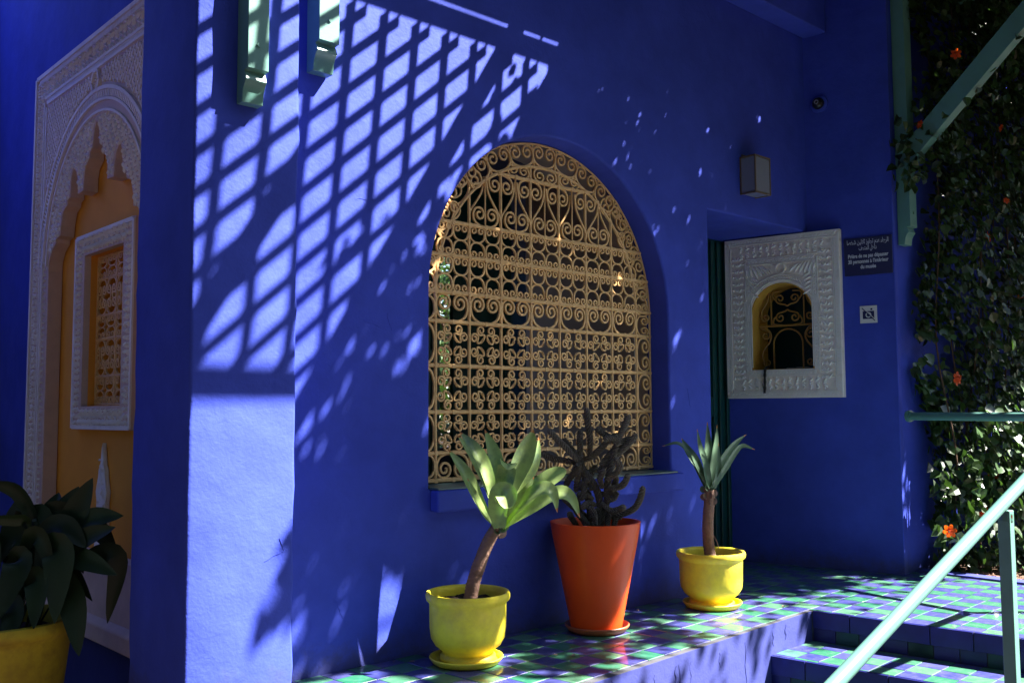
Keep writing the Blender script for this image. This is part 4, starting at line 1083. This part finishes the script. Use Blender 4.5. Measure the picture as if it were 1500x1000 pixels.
def spray(c, sig, n, sz=.07):
    for k in range(n):
        p = Vector((rs.gauss(c[0], sig[0]), rs.gauss(c[1], sig[1]), rs.gauss(c[2], sig[2])))
        d = Vector((rs.gauss(0, .7), rs.gauss(-.2, .5), -.7 + rs.gauss(0, .5))).normalized()
        leaf_shape(sp, p - V0, d, Vector((rs.gauss(0, .6), -1, rs.gauss(.6, .5))).normalized(), sz * rs.uniform(.6, 1.25), sz * .8)
for k in range(11):
    q = k / 10; spray((6.30 + rs.gauss(0, .05), 2.85 - 1.5 * q, 2.72 + 1.45 * q + rs.gauss(.04, .1)), (.08, .08, .09), 13 if k != 4 else 4)
spray((6.20, 2.82, 2.78), (.07, .04, .16), 42, .075); spray((6.14, 2.80, 2.62), (.05, .03, .05), 16, .07)
for c_, sg_, n_ in (((6.42, 2.62, .48), (.06, .05, .07), 46), ((6.50, 2.60, .68), (.05, .05, .06), 36), ((6.62, 2.60, .36), (.07, .05, .07), 44), ((6.20, 2.66, .30), (.05, .04, .05), 22), ((6.80, 2.58, .55), (.08, .06, .12), 52), ((6.25, 2.70, .62), (.04, .04, .10), 20), ((6.72, 2.6, .12), (.10, .06, .06), 40), ((7.1, 2.5, .9), (.12, .08, .2), 60)): spray(c_, sg_, n_, .085)
for k in range(16):
    x, y = rs.uniform(6.5, 8.2), rs.uniform(1.6, 2.6); z0_ = rs.uniform(2.6, 3.5)
    for j in range(8): spray((x + rs.gauss(0, .04), y + rs.gauss(0, .04), z0_ + (3.95 - z0_) * j / 7), (.05, .05, .05), 7)
tag(obj('hanging_sprays', sp, M['vine_stuff'], vw), kind='stuff')
def flower(p, s_, lean):
    f = link('flower', None, vw, tuple(Vector(p) - V0)); f.rotation_euler = (lean, random.uniform(-.5, .5), random.random() * 6)
    mb = MB()
    for k in range(6):
        a = k * math.pi / 3; ca, sa = math.cos(a), math.sin(a)
        q = lambda r, w_, z: (r * ca - w_ * sa, r * sa + w_ * ca, z)
        mb.add([q(.08 * s_, -.1 * s_, 0), q(.08 * s_, .1 * s_, 0), q(.35 * s_, .30 * s_, .35 * s_), q(.35 * s_, -.30 * s_, .35 * s_), q(.75 * s_, .22 * s_, .42 * s_), q(.72 * s_, -.22 * s_, .46 * s_), q(.9 * s_, 0, .36 * s_)],
               [(0, 1, 2, 3), (3, 2, 4, 5), (5, 4, 6)])
    obj('petals', mb, M['petal'], f); obj('stamen', MB().tube([(0, 0, 0), (.02 * s_, 0, .5 * s_), (.05 * s_, .02 * s_, .8 * s_)], .05 * s_, 5), M['agave_tip'], f)
for (x, y, z, s_) in ((6.09, 2.6, .31, .050), (6.57, 2.6, .40, .055), (6.81, 2.6, .62, .042), (7.40, 2.55, 1.88, .075), (6.30, 2.58, 1.26, .055), (6.90, 2.58, 2.25, .05), (6.13, 2.72, 2.92, .036), (6.42, 2.58, 3.42, .042), (7.1, 2.55, 2.52, .03), (7.25, 2.55, 1.0, .035), (6.9, 2.5, 3.0, .035), (7.5, 2.4, .9, .045)):
    flower((x, y, z), s_, random.uniform(1.0, 2.0))

# ------------------------------------------------------------------ railings
def pipe(name, pts, r, parent, m=None): return obj(name, MB().tube(pts, r, 20), m or M['mint_pipe'], parent, smooth=60)
RAILP = [(1.30, 1.2, .134), (2.1545, 1.2, .416), (3.045, 1.2, .710), (3.95, 1.2, 1.009)]
hr = thing('stair_handrail', 'sloping mint green pipe handrail with chipped paint and square post in the foreground', 'handrail', (3.23, 1.2, GZ))
HP = Vector((3.23, 1.2, GZ))
pipe('rail', [tuple(Vector(p) - HP) for p in RAILP], .0190, hr)
obj('post', MB().box((-.019, -.019, 0), (.019, .019, .755 - GZ - .01)), M['mint'], hr, bevel=.004)
pipe('weld', [(0, 0, .712 - GZ), (0, 0, .735 - GZ)], .0225, hr)
obj('foot_plate', MB().box((-.06, -.06, 0), (.06, .06, .01)), M['mint'], hr, bevel=.002)
gr = thing('garden_rail', 'horizontal mint green pipe rail fixed to the corner in front of the vines', 'railing', (5.89, 1.6, 0))
GP = Vector((5.89, 1.6, 0))
a_ = Vector((6.150, 2.862, 1.022)); 
pipe('rail', [tuple(Vector(p) - GP) for p in (a_, (a_ + Vector((5.89, 1.6, 1.015))) / 2, (5.89, 1.6, 1.015))], .0265, gr)
dd = (Vector((5.89, 1.6, 1.015)) - a_).normalized()
pipe('flange', [tuple(a_ - GP), tuple(a_ + dd * .018 - GP)], .038, gr)
pipe('flange', [tuple(a_ + dd * .0185 - GP), tuple(a_ + dd * .032 - GP)], .032, gr)
pipe('rail', [tuple(Vector(p) - GP) for p in ((5.86, 1.603, 1.015), (5.4, 1.6, 1.0), (4.98, 1.6, .985))], .0265, gr)
pipe('post', [(0, 0, .001), (0, 0, .98)], .024, gr)

# ------------------------------------------------------------------ pots
def pot(name, label, cat, loc, prof, soil_r, soil_z, m, group=None, wob=.004, n=56):
    t = thing(name, label, cat, loc, random.random() * 6, group)
    obj('body', MB().lathe(prof, n, wob=wob), m, t, smooth=50)
    s_ = MB(); k = 28; vs = [(0, 0, soil_z + .006)]; fs = []
    for q, rr in enumerate((.35, .7, 1.0)):
        for j in range(k): a = 2 * math.pi * j / k; vs.append((soil_r * rr * math.cos(a), soil_r * rr * math.sin(a), soil_z + random.uniform(-.006, .008)))
    for j in range(k): fs.append((0, 1 + j, 1 + (j + 1) % k))
    for q in range(2):
        for j in range(k): a, b = 1 + q * k + j, 1 + q * k + (j + 1) % k; fs.append((a, a + k, b + k, b))
    s_.add(vs, fs)
    for j in range(60):
        a, rr, z = random.random() * 6.28, soil_r * math.sqrt(random.random()) * .95, random.uniform(.003, .009)
        x, y = rr * math.cos(a), rr * math.sin(a); s_.add([(x + z, y, soil_z), (x, y + z, soil_z), (x - z, y, soil_z), (x, y - z, soil_z), (x, y, soil_z + z * 1.4)], [(0, 1, 4), (1, 2, 4), (2, 3, 4), (3, 0, 4)])
    obj('soil', s_, M['soil'], t)
    return t
def saucer(label, loc, r, h, m):
    pr = [(0, .001), (r * .82, .001), (r * .90, .006), (r * .99, h * .75), (r, h * .9), (r * .985, h), (r * .95, h * .97), (r * .90, h * .55), (r * .82, .009), (0, .009)]
    return tag(obj('saucer', MB().lathe(pr, 56, wob=.003), m, None, smooth=50, loc=loc), label, 'saucer', 'saucers under the flower pots')
def ypot(s=1.0, top=.181, h=.285):
    r = top
    return [(0, 0), (r * .64, 0), (r * .67, .006), (r * .66, .020), (r * .60, .030), (r * .62, .042), (r * .78, .065), (r * .875, .095), (r * .905, .135), (r * .915, h - .05), (r * .93, h - .042), (r * .985, h - .032), (r * 1.0, h - .020), (r * 1.0, h - .010), (r * .975, h), (r * .93, h), (r * .89, h - .008), (r * .875, h - .03), (r * .86, .11), (0, .09)]
L1, L2, L3 = Vector((2.717, 3.222, .010)), Vector((3.545, 3.235, .010)), Vector((4.420, 3.185, .010))
saucer('yellow saucer under the nearest yellow pot', (L1.x - .018, L1.y - .01, 0), .158, .032, M['yellow'])
pot('flower_pot', 'rounded yellow pot holding the large leaning agave, nearest on the tiled ledge', 'flower pot', L1, ypot(), .155, .240, M['yellow'], 'pots on the tiled ledge')
saucer('orange terracotta saucer under the tall red pot', (L2.x + .006, L2.y, 0), .158, .035, M['terracotta'])
h = .515
pot('flower_pot', 'tall tapering orange-red pot holding the dark spiny succulent below the arched window', 'flower pot', L2, [(0, 0), (.118, 0), (.124, .004), (.126, .02), (.212, h - .06), (.2195, h - .012), (.2215, h), (.210, h + .001), (.204, h - .012), (.196, h - .06), (.13, .06), (0, .05)], .198, h - .05, M['orange'], 'pots on the tiled ledge', wob=.001)
saucer('yellow saucer under the pot beside the doorway', (L3.x, L3.y - .004, 0), .160, .034, M['yellow'])
pot('flower_pot', 'rounded yellow pot holding the small upright agave beside the doorway', 'flower pot', L3, ypot(top=.187, h=.290), .160, .247, M['yellow'], 'pots on the tiled ledge')
LA = Vector((1.135, 4.20, GZ + .001)); KA = 1.135
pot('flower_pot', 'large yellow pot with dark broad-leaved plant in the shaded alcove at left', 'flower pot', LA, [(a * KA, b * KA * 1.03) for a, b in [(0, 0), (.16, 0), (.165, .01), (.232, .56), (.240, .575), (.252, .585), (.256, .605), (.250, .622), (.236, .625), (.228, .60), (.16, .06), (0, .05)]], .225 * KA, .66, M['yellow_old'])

# ------------------------------------------------------------------ succulents
VR = Vector((.734, -.679, 0)); VU = Vector((0, 0, 1)); VC = Vector((-.68, -.733, 0))     # screen right, up, toward the camera (world directions)
def blade(pts, W, prof, roll, m, parent, fold=.22, nseg=14, thick=.0022, tipm=None, name='leaf', curl=0, facing=1):
    """pts: list of Vectors (parent local); W width; roll: 0 = blade face toward camera, pi/2 = edge-on"""
    P = [Vector(p) for p in spline(pts, nseg // (len(pts) - 1) + 1)]; n = len(P); vs = []; cols = 7
    for i, p in enumerate(P):
        T = (P[min(n - 1, i + 1)] - P[max(0, i - 1)]).normalized(); t_ = i / (n - 1)
        s0 = T.cross(VC).normalized(); f0 = s0.cross(T).normalized(); rr = roll + curl * t_
        side = s0 * math.cos(rr) + f0 * math.sin(rr); nn = T.cross(side).normalized() * facing
        w_ = W * prof(t_)
        for j in range(cols):
            a = -1 + 2 * j / (cols - 1)
            vs.append(p + side * (a * w_ / 2) + nn * (fold * w_ * .5 * (abs(a) ** 1.6) - .0) )
        
    top = len(vs)
    # underside
    under = []
    for i, p in enumerate(P):
        for j in range(cols):
            a = -1 + 2 * j / (cols - 1); v = vs[i * cols + j]
            T = (P[min(n - 1, i + 1)] - P[max(0, i - 1)]).normalized(); s0 = T.cross(VC).normalized(); f0 = s0.cross(T).normalized(); rr = roll + curl * i / (n - 1)
            side = s0 * math.cos(rr) + f0 * math.sin(rr); nn = T.cross(side).normalized() * facing
            under.append(v - nn * (thick * (1 - a * a) * (1.2 - i / n) + .0004))
    allv = vs + under; fs = []
    for i in range(n - 1):
        for j in range(cols - 1):
            a = i * cols + j; fs.append((a, a + 1, a + cols + 1, a + cols)); b = a + top; fs.append((b, b + cols, b + cols + 1, b + 1))
        a = i * cols; fs.append((a, a + cols, a + cols + top, a + top)); a = i * cols + cols - 1; fs.append((a, a + top, a + cols + top, a + cols))
    mb = MB(); mb.add(allv, fs)
    if tipm:
        mb.mi = [0] * len(mb.mi); mb.mi[-int(len(fs) / (n - 1) * 1):] = [1] * int(len(fs) / (n - 1) * 1)
    return obj(name, mb, [m, tipm] if tipm else m, parent, smooth=70)
agp = lambda t: (.34 + .66 * math.sin(min(1, t / .58) * math.pi / 2) ** 1.5) * (1 if t < .58 else max(.02, 1 - ((t - .58) / .42) ** 1.9))
blunt = lambda t: (.55 + .45 * math.sin(min(1, t / .55) * math.pi / 2)) * (1 if t < .7 else max(.05, math.sqrt(max(0, 1 - ((t - .7) / .31) ** 2))))
slim = lambda t: (.55 + .45 * math.sin(min(1, t / .45) * math.pi / 2)) * (1 if t < .45 else max(.02, 1 - ((t - .45) / .55) ** 1.6))

def px_frame(ref, refpx, scale):
    """offsets in photograph pixels turned into metres in a vertical plane facing the viewer"""
    def f(x, y, d=0.0): return ref + VR * ((x - refpx[0]) * scale) + VU * ((refpx[1] - y) * scale) + VC * d
    return f
def ringed_trunk(mb, pts, r0, r1, step=.011):
    P = [Vector(p) for p in spline(pts, 14)]; n = len(P)
    R_ = [(r0 + (r1 - r0) * i / (n - 1)) * (1 + .085 * (i % 2) + .05 * noise.noise(Vector((i * .7, r0 * 50, 0)))) for i in range(n)]
    mb.tube([tuple(p) for p in P], R_, 14)
def agave_big():
    t = thing('agave', 'large pale green agave rosette on a leaning ringed trunk in the nearest yellow pot', 'plant', (L1.x, L1.y, .245))
    o0 = Vector((0, 0, 0)); f = px_frame(o0, (692, 873), .00292)
    mb = MB(); ringed_trunk(mb, [f(694, 878), f(700, 845), (f(711, 812)), f(723, 783), f(737, 760)], .030, .025); obj('trunk', mb, M['trunk'], t, smooth=60)
    A = lambda x, y, d=0: f(x, y, d)
    S_ = [  # pts, width, profile, roll, fold, facing
        # (path, width, profile, roll, fold, facing)
        ([A(733, 758, -.02), A(722, 715, -.10), A(697, 665, -.18), A(672, 628, -.20)], .062, agp, .7, .35, 1, 0),
        ([A(731, 762, .01), A(708, 725, .03), A(687, 683, .04), A(663, 648, .02)], .066, agp, .55, .45, 1, 0),
        ([A(736, 760, .0), A(724, 700, .0), A(706, 655, -.01), A(679, 622, -.03)], .066, agp, .35, .40, 1, 0),
        ([A(738, 758, -.05), A(737, 705, -.10), A(730, 660, -.13), A(716, 620, -.14)], .072, agp, .25, .30, 1, 0),
        ([A(742, 756, -.05), A(758, 705, -.10), A(778, 655, -.12), A(791, 620, -.12)], .105, agp, .15, .30, 1, 0),
        ([A(744, 758, .0), A(765, 715, .0), A(790, 670, .0), A(798, 630, .0)], .058, agp, .75, .45, 1, 0),
        ([A(742, 758, .03), A(744, 715, .06), A(750, 683, .08), A(752, 668, .11), A(751, 676, .14)], .080, blunt, 0, .40, 1, 0),
        ([A(740, 762, .05), A(738, 735, .09), A(742, 712, .12), A(749, 712, .16), A(751, 730, .18)], .092, blunt, .1, .40, 1, 0),
        ([A(744, 760, -.03), A(775, 725, -.03), A(808, 698, -.02), A(838, 680, -.03)], .088, blunt, .25, .28, 1, 0),
        ([A(746, 762, .03), A(768, 728, .08), A(798, 706, .11), A(815, 710, .12), A(823, 738, .12)], .070, agp, .45, .32, 1, 0),
        ([A(744, 763, .02), A(783, 738, .05), A(820, 714, .06), A(842, 718, .06), A(857, 748, .06)], .070, agp, .30, .30, 1, 0),
        ([A(737, 764, .02), A(718, 745, .06), A(702, 715, .08), A(693, 690, .08)], .05, agp, .9, .4, 1, 0),
        ([A(742, 762, .02), A(752, 735, .07), A(775, 706, .09), A(790, 688, .08)], .055, agp, .6, .4, 1, 0),
    ]
    for pts, W, pr, roll, fo, fc, cu in S_:
        tx = (pts[-1] - pts[0]).dot(VR); rl_ = (.62 + .2 * roll) if tx > .17 else (.15 if pr is blunt else -abs(roll) * .9 - .28)
        blade(pts, W * 1.02, pr, rl_, M['agave'], t, fold=fo, nseg=18, tipm=M['agave_tip'] if pr is agp else None, facing=-1)
    for k in range(9):
        a = k * .7; c = f(738, 764 + k * 1.6); d = VR * math.cos(a) + VC * math.sin(a)
        blade([c, c + d * .028 + VU * .006, c + d * .042 + VU * .020], .040, slim, a, M['scar'] if k > 4 else M['agave_small'], t, fold=.2, nseg=6, name='leaf_base')
agave_big()
def agave_small_():
    t = thing('agave', 'small upright agave with slender dark leaves on a straight trunk beside the doorway', 'plant', (L3.x, L3.y, .250))
    f = px_frame(Vector((0, 0, 0)), (1041, 812), .00372)
    mb = MB(); ringed_trunk(mb, [f(1042, 818), f(1038, 785), f(1038, 755), f(1041, 722), f(1040, 706)], .030, .027); obj('trunk', mb, M['trunk'], t, smooth=60)
    A = f
    S_ = [([A(1036, 706, .0), A(1018, 672, .03), A(996, 643, .05), A(970, 645, .05)], .050, .8), ([A(1036, 706), A(1022, 672), A(1010, 650, -.03), A(1003, 634, -.04)], .062, .2),
          ([A(1038, 706, .02), A(1033, 670, .03), A(1026, 645, .03), A(1023, 620, .03)], .046, .3), ([A(1040, 706, -.02), A(1042, 670, -.05), A(1043, 640, -.06), A(1043, 610, -.06)], .058, .1),
          ([A(1041, 706, .02), A(1046, 675, .0), A(1052, 645, -.02), A(1056, 614, -.03)], .056, .3), ([A(1043, 706, -.02), A(1058, 675, -.04), A(1080, 645, -.05), A(1101, 629, -.06)], .066, .3),
          ([A(1044, 707, .03), A(1058, 680, .06), A(1082, 645, .08), A(1104, 650, .08)], .056, .5), ([A(1040, 706, .04), A(1034, 690, .08), A(1030, 668, .09), A(1026, 655, .08)], .05, .2), ([A(1042, 706, .04), A(1048, 690, .07), A(1050, 668, .08), A(1052, 640, .07)], .05, .4)]
    for pts, W, roll in S_: blade(pts, W * .95, slim, -abs(roll) * .9 - .3, M['agave_small'], t, fold=.35, nseg=15, tipm=M['agave_tip'], facing=-1)
    for k in range(14):
        a = k * 1.1; c = f(1040, 704 + k * 1.9); d = VR * math.cos(a) + VC * math.sin(a)
        blade([c, c + d * .030 + VU * .004, c + d * .036 + VU * .022], .042, slim, a, M['agave_small'] if k < 6 else M['scar'], t, fold=.2, nseg=6, name='leaf_base')
    mb = MB().tube([tuple(f(1045, 775)), tuple(f(1050, 786, .02)), tuple(f(1052, 795, .02))], [.003, .003, .001], 5); obj('twig', mb, M['scar'], t)
agave_small_()
def euphorbia():
    t = thing('spiny_succulent', 'tangled dark spiny succulent with finger-like stems in the tall red pot', 'plant', (L2.x, L2.y, .460))
    f = px_frame(Vector((0, 0, 0)), (873, 781), .00333)
    rnd = random.Random(4)
    S_ = [[(872, 782), (880, 740), (874, 712), (858, 690), (850, 672)], [(880, 775), (890, 735), (893, 700), (900, 672), (906, 648)], [(868, 780), (866, 745), (862, 715)],
          [(866, 664), (866, 640), (862, 618), (860, 595)], [(849, 674), (832, 655), (818, 642), (804, 626)], [(846, 676), (825, 672), (808, 668), (794, 660)], [(850, 674), (852, 655), (852, 640), (853, 628)],
          [(850, 675), (842, 660), (834, 650), (827, 640)], [(850, 674), (868, 668), (884, 655), (895, 642)], [(848, 678), (842, 690), (836, 700), (831, 712)], [(852, 678), (858, 695), (858, 715), (852, 730)], [(850, 676), (848, 700), (846, 720)],
          [(905, 650), (912, 635), (920, 620), (927, 606)], [(878, 690), (900, 670), (920, 652), (936, 634)], [(882, 680), (900, 660), (922, 645), (930, 640)], [(906, 648), (892, 637), (880, 630), (875, 624)], [(906, 650), (918, 645), (930, 641)], [(906, 648), (898, 640), (884, 640)], [(908, 650), (904, 640), (900, 634)],
          [(890, 700), (903, 690), (908, 680), (900, 668)], [(893, 712), (903, 712), (914, 706), (921, 691)], [(884, 742), (905, 752), (928, 744), (938, 728), (942, 709)], [(882, 735), (895, 745), (908, 742), (914, 738)], [(880, 748), (900, 756), (915, 757)],
          [(868, 760), (850, 748), (838, 738), (826, 728)], [(862, 765), (850, 752), (842, 742)], [(860, 768), (853, 755), (848, 740), (848, 728)], [(872, 765), (870, 750), (864, 738)], [(880, 768), (882, 752), (874, 742)], [(890, 768), (892, 752), (886, 740)], [(868, 715), (866, 700), (873, 688)], [(884, 712), (880, 698), (886, 684)],
          [(870, 730), (858, 722), (846, 722)], [(876, 722), (890, 722), (900, 716)], [(874, 738), (862, 735), (852, 742)], [(888, 730), (900, 728), (906, 718)], [(856, 690), (868, 690), (878, 682)], [(895, 690), (904, 700), (900, 715)], [(864, 700), (856, 706), (850, 716)], [(846, 768), (838, 756), (835, 748)], [(900, 768), (903, 758), (898, 748)]]
    for q, pts in enumerate(S_):
        d0 = rnd.uniform(-.05, .05); d1 = rnd.uniform(-.09, .10); n = len(pts)
        if q < 2: d0 = d1 = 0
        P = spline([f(x, y, d0 + (d1 - d0) * i / (n - 1)) for i, (x, y) in enumerate(pts)], 9); m = len(P)
        r = .0155 if q > 2 else .018
        R_ = [r * (.72 + .28 * math.sin(math.pi * min(1, (i + 1) / m * 1.1) * .7)) * (1 if i < m - 2 else (.8 if i == m - 2 else .35)) for i in range(m)]
        mb = MB(); mb.tube([tuple(p) for p in P], R_, 12, mod=lambda i, j: 1.13 if (i + j) % 2 else .86)
        # spines
        for i in range(1, m - 1, 1):
            for a in range(4):
                dv = Vector((rnd.gauss(0, 1), rnd.gauss(0, 1), rnd.gauss(0, 1))).normalized(); b = Vector(P[i]) + dv * R_[i] * .9; e = dv.orthogonal().normalized() * .0009; mb.cur = 1
                mb.add([b - e, b + e, b + dv * .010], [(0, 1, 2)])
        obj('stem', mb, [M['cactus'], M['spine']], t)
euphorbia()
def aspidistra():
    t = thing('broad_leaf_plant', 'dark glossy broad-leaved plant arching out of the large yellow pot at left', 'plant', (LA.x, LA.y, LA.z + .66))
    f = px_frame(Vector((0, 0, 0)), (12, 897), .00278)
    asp = lambda t: .10 if t < .30 else max(.03, math.sin(math.pi * min(1, (t - .26) / .74)) ** .75)
    S_ = [([(30, 890), (62, 770), (40, 700), (-6, 682)], .10, .3, .02), ([(50, 890), (72, 790), (88, 740), (112, 690)], .15, .1, -.05), ([(60, 888), (95, 790), (118, 735), (144, 676)], .16, .15, .03),
          ([(60, 885), (95, 790), (140, 736), (193, 728)], .12, .35, .06), ([(62, 885), (92, 800), (140, 760), (188, 742)], .11, .3, .10), ([(64, 885), (85, 800), (135, 786), (195, 806)], .12, .35, .12),
          ([(58, 886), (75, 795), (112, 775), (118, 868)], .17, .15, .16), ([(66, 886), (95, 815), (130, 840), (149, 913)], .15, .1, .14), ([(66, 886), (120, 800), (172, 790), (158, 884)], .11, .2, -.05),
          ([(20, 888), (60, 750), (40, 732), (-20, 736)], .07, .5, .12), ([(10, 888), (20, 800), (22, 750), (30, 700)], .13, .2, -.05), ([(0, 888), (0, 800), (15, 770), (30, 870)], .14, .1, .16),
          ([(20, 888), (45, 800), (62, 790), (50, 860)], .15, .1, .20), ([(-10, 885), (-30, 800), (-10, 790), (8, 880)], .14, .1, .18), ([(5, 888), (-12, 820), (5, 870), (44, 957)], .06, .3, .26), ([(30, 888), (28, 860), (40, 890), (46, 957)], .07, .2, .27),
          ([(40, 888), (90, 760), (95, 770), (82, 860)], .15, .1, .10), ([(30, 888), (52, 780), (70, 730), (75, 700)], .13, .2, -.10), ([(-10, 888), (-30, 780), (-60, 720), (-100, 700)], .13, .3, .0), ([(-20, 888), (-50, 820), (-80, 800), (-110, 880)], .14, .2, .1),
          ([(50, 888), (78, 820), (100, 790), (108, 850)], .14, .1, .06), ([(0, 888), (12, 790), (40, 760), (70, 800)], .14, .2, .05), ([(40, 888), (60, 830), (88, 812), (97, 872)], .13, .1, .2), ([(10, 888), (30, 840), (60, 850), (62, 900)], .12, .1, .22)]
    for pts, W, roll, d in S_:
        n = len(pts); P = [f(x, y, d * (i / (n - 1)) + .0) for i, (x, y) in enumerate(pts)]
        blade(P, W * .74, asp, roll, M['aspid'], t, fold=.22, nseg=18, facing=-1)
    for k in range(26):
        a = random.uniform(-.6, 3.6); ln = random.uniform(60, 130); u_ = random.uniform(90, 190); dx = math.cos(a) * ln; dd_ = random.uniform(-.25, .12)
        P = [f(20 + dx * .15, 888, dd_ * .1), f(20 + dx * .45, 888 - u_ * .7, dd_ * .4), f(20 + dx * .85, 888 - u_ * .85, dd_ * .8), f(20 + dx * 1.2, 888 - u_ * random.uniform(.2, .75), dd_)]
        blade(P, random.uniform(.07, .10), asp, random.uniform(-.4, .6), M['aspid'], t, fold=.22, nseg=15, facing=-1)
    for k in range(16):
        a = random.random() * 6.28; r = random.uniform(.02, .12); p = VR * math.cos(a) * r + VC * math.sin(a) * r
        obj('stalk', MB().tube([tuple(p), tuple(p * 1.3 + VU * .1), tuple(p * 1.7 + VU * .2)], [.005, .004, .003], 5), M['aspid'], t)
aspidistra()

# ------------------------------------------------------------------ garden beyond the room; unseen trees and hedges added to block sky light
def tree(loc, h, cr, label, seed, n=1500, group='garden trees around the building', ls_=.16):
    rnd = random.Random(seed); t = thing('garden_tree', label, 'tree', loc, 0, group)
    tr = MB(); pts = spline([(0, 0, 0), (.1, .05, h * .3), (-.05, .1, h * .6), (.05, 0, h * .8)], 6); tr.tube([tuple(p) for p in pts], [.14 * (1 - .7 * i / len(pts)) for i in range(len(pts))], 8)
    ends = []
    for k in range(7):
        a = k * .9; e = Vector((math.cos(a) * cr * .6, math.sin(a) * cr * .6, h * (.65 + .08 * (k % 4)))); ends.append(e)
        tr.tube([(0, 0, h * .45), tuple(e * .5 + Vector((0, 0, h * .3))), tuple(e)], [.06, .04, .015], 6)
    obj('trunk', tr, M['stemw'], t, smooth=60)
    cr_ = MB()
    for i in range(n):
        e = ends[rnd.randrange(7)] + Vector((rnd.gauss(0, .32), rnd.gauss(0, .32), rnd.gauss(0, .30))) * cr
        leaf_shape(cr_, e, Vector((rnd.gauss(0, 1), rnd.gauss(0, 1), rnd.gauss(-.3, 1))), Vector((rnd.gauss(0, 1), rnd.gauss(0, 1), 1 + rnd.gauss(0, .5))).normalized(), ls_ * rnd.uniform(.6, 1.2), ls_ * .6)
    tag(obj('crown', cr_, M['vine_stuff'], t), kind='stuff'); return t
tree((7.0, 10.6, GZ), 4.2, 1.5, 'leafy garden tree glimpsed through the left of the arched grille', 3, 2600, ls_=.12)
tree((9.2, 11.2, GZ), 4.5, 1.6, 'leafy garden tree glimpsed through the middle of the arched grille', 4, 2600, ls_=.12)
for i, (x, y, z0) in enumerate(((5.0, 8.9, .2), (6.4, 9.1, .9), (7.6, 9.0, .3), (8.6, 9.3, 1.2))):
    bt = thing('garden_shrub', ('low leafy shrub at the left edge of the view through the arched grille', 'taller leafy shrub seen through the left of the arched grille', 'low rounded shrub seen through the grille beside the teal shutter', 'tall shrub seen far through the grille beside the teal shutter')[i], 'shrub', (x, y, GZ), 0, 'shrubs beyond the museum room')
    bm_ = MB()
    for q in range(1500):
        v = rdir(); leaf_shape(bm_, Vector((v.x * .8, v.y * .5, z0 + .9 + v.z * 1.1)) * random.uniform(.8, 1.02), rdir(), (rdir() + Vector((0, 0, 1))).normalized(), .14, .09)
    tag(obj('crown', bm_, M['vine_stuff'], bt), kind='stuff'); obj('trunk', MB().tube([(0, 0, 0), (.03, 0, .5), (0, .02, 1.2)], [.05, .04, .02], 6), M['stemw'], bt)
for i, (x, y, h, cr) in enumerate(((-3.6, -1.4, 9, 2.6), (-1.0, -4.2, 9, 2.6), (2.6, -6.0, 8.5, 2.6), (-5.0, 2.6, 9, 2.7), (-4.6, 6.2, 8.5, 2.6), (6.4, -8.0, 7.5, 2.6), (10.5, -8.6, 7, 2.6), (15.5, -4.5, 7, 2.8), (-3.2, -7.5, 10, 3.0), (-8.5, -2, 10, 3.0), (-8.0, 5, 9.5, 3.0), (2.5, -10.5, 10, 3.0))):  # unseen trees added to cut the sky light on the walls
    tree((x, y, GZ), h, cr, 'large leafy tree added outside the frame to block sky light', 20 + i, 4200, ls_=.46, group='added trees that block sky light')
for i, (p, q) in enumerate((((-5.5, 9.5), (-4.6, -1.0)), ((-4.6, -1.6), (0.5, -5.4)), ((.9, -5.6), (14.5, -8.2)))):  # unseen hedges added to close off sky light below the crowns
    p, q = Vector((*p, GZ)), Vector((*q, GZ)); hd = thing('sky_block_hedge', 'tall dense hedge added outside the frame behind the viewer to block sky light', 'hedge', tuple(p), 0, 'added hedges that block sky light')
    mb = MB(); n = int((q - p).length * 520)
    for k in range(n):
        c = (q - p) * random.random() + Vector((random.gauss(0, .35), random.gauss(0, .35), random.uniform(.05, 4.4)))
        leaf_shape(mb, c, rdir(), (rdir() + Vector((0, 0, .5))).normalized(), random.uniform(.16, .32), .17)
    tag(obj('foliage', mb, M['vine_stuff'], hd), kind='stuff'); d = q - p
    for k in range(int(d.length / 1.5)): obj('trunk', MB().tube([tuple(d * ((k + .5) / int(d.length / 1.5))), tuple(d * ((k + .5) / int(d.length / 1.5)) + Vector((.05, 0, 1.5))), tuple(d * ((k + .5) / int(d.length / 1.5)) + Vector((0, .05, 3.5)))], [.06, .05, .02], 6), M['stemw'], hd)

# dry leaves and crumbs of soil swept against the wall and under the pots
rl = random.Random(31)
for k in range(16):
    x = rl.uniform(2.2, 4.7); y = D - .03 - abs(rl.gauss(0, .05)) if k % 3 else rl.uniform(2.85, 3.4)
    if any((x - p.x) ** 2 + (y - p.y) ** 2 < .17 ** 2 for p in (L1, L2, L3)): continue
    mb = MB(); leaf_shape(mb, Vector((0, 0, .003)), Vector((1, 0, .08)), Vector((0, 0, 1)), rl.uniform(.018, .035), rl.uniform(.009, .016), fold=.35)
    tag(obj('dry_leaf', mb, M['scar'], None, loc=(x, y, .001), rot=(0, 0, rl.uniform(0, 6.28))), 'tiny dry brown leaf lying on the tiled ledge', 'leaf', 'dry leaves on the tiled ledge')
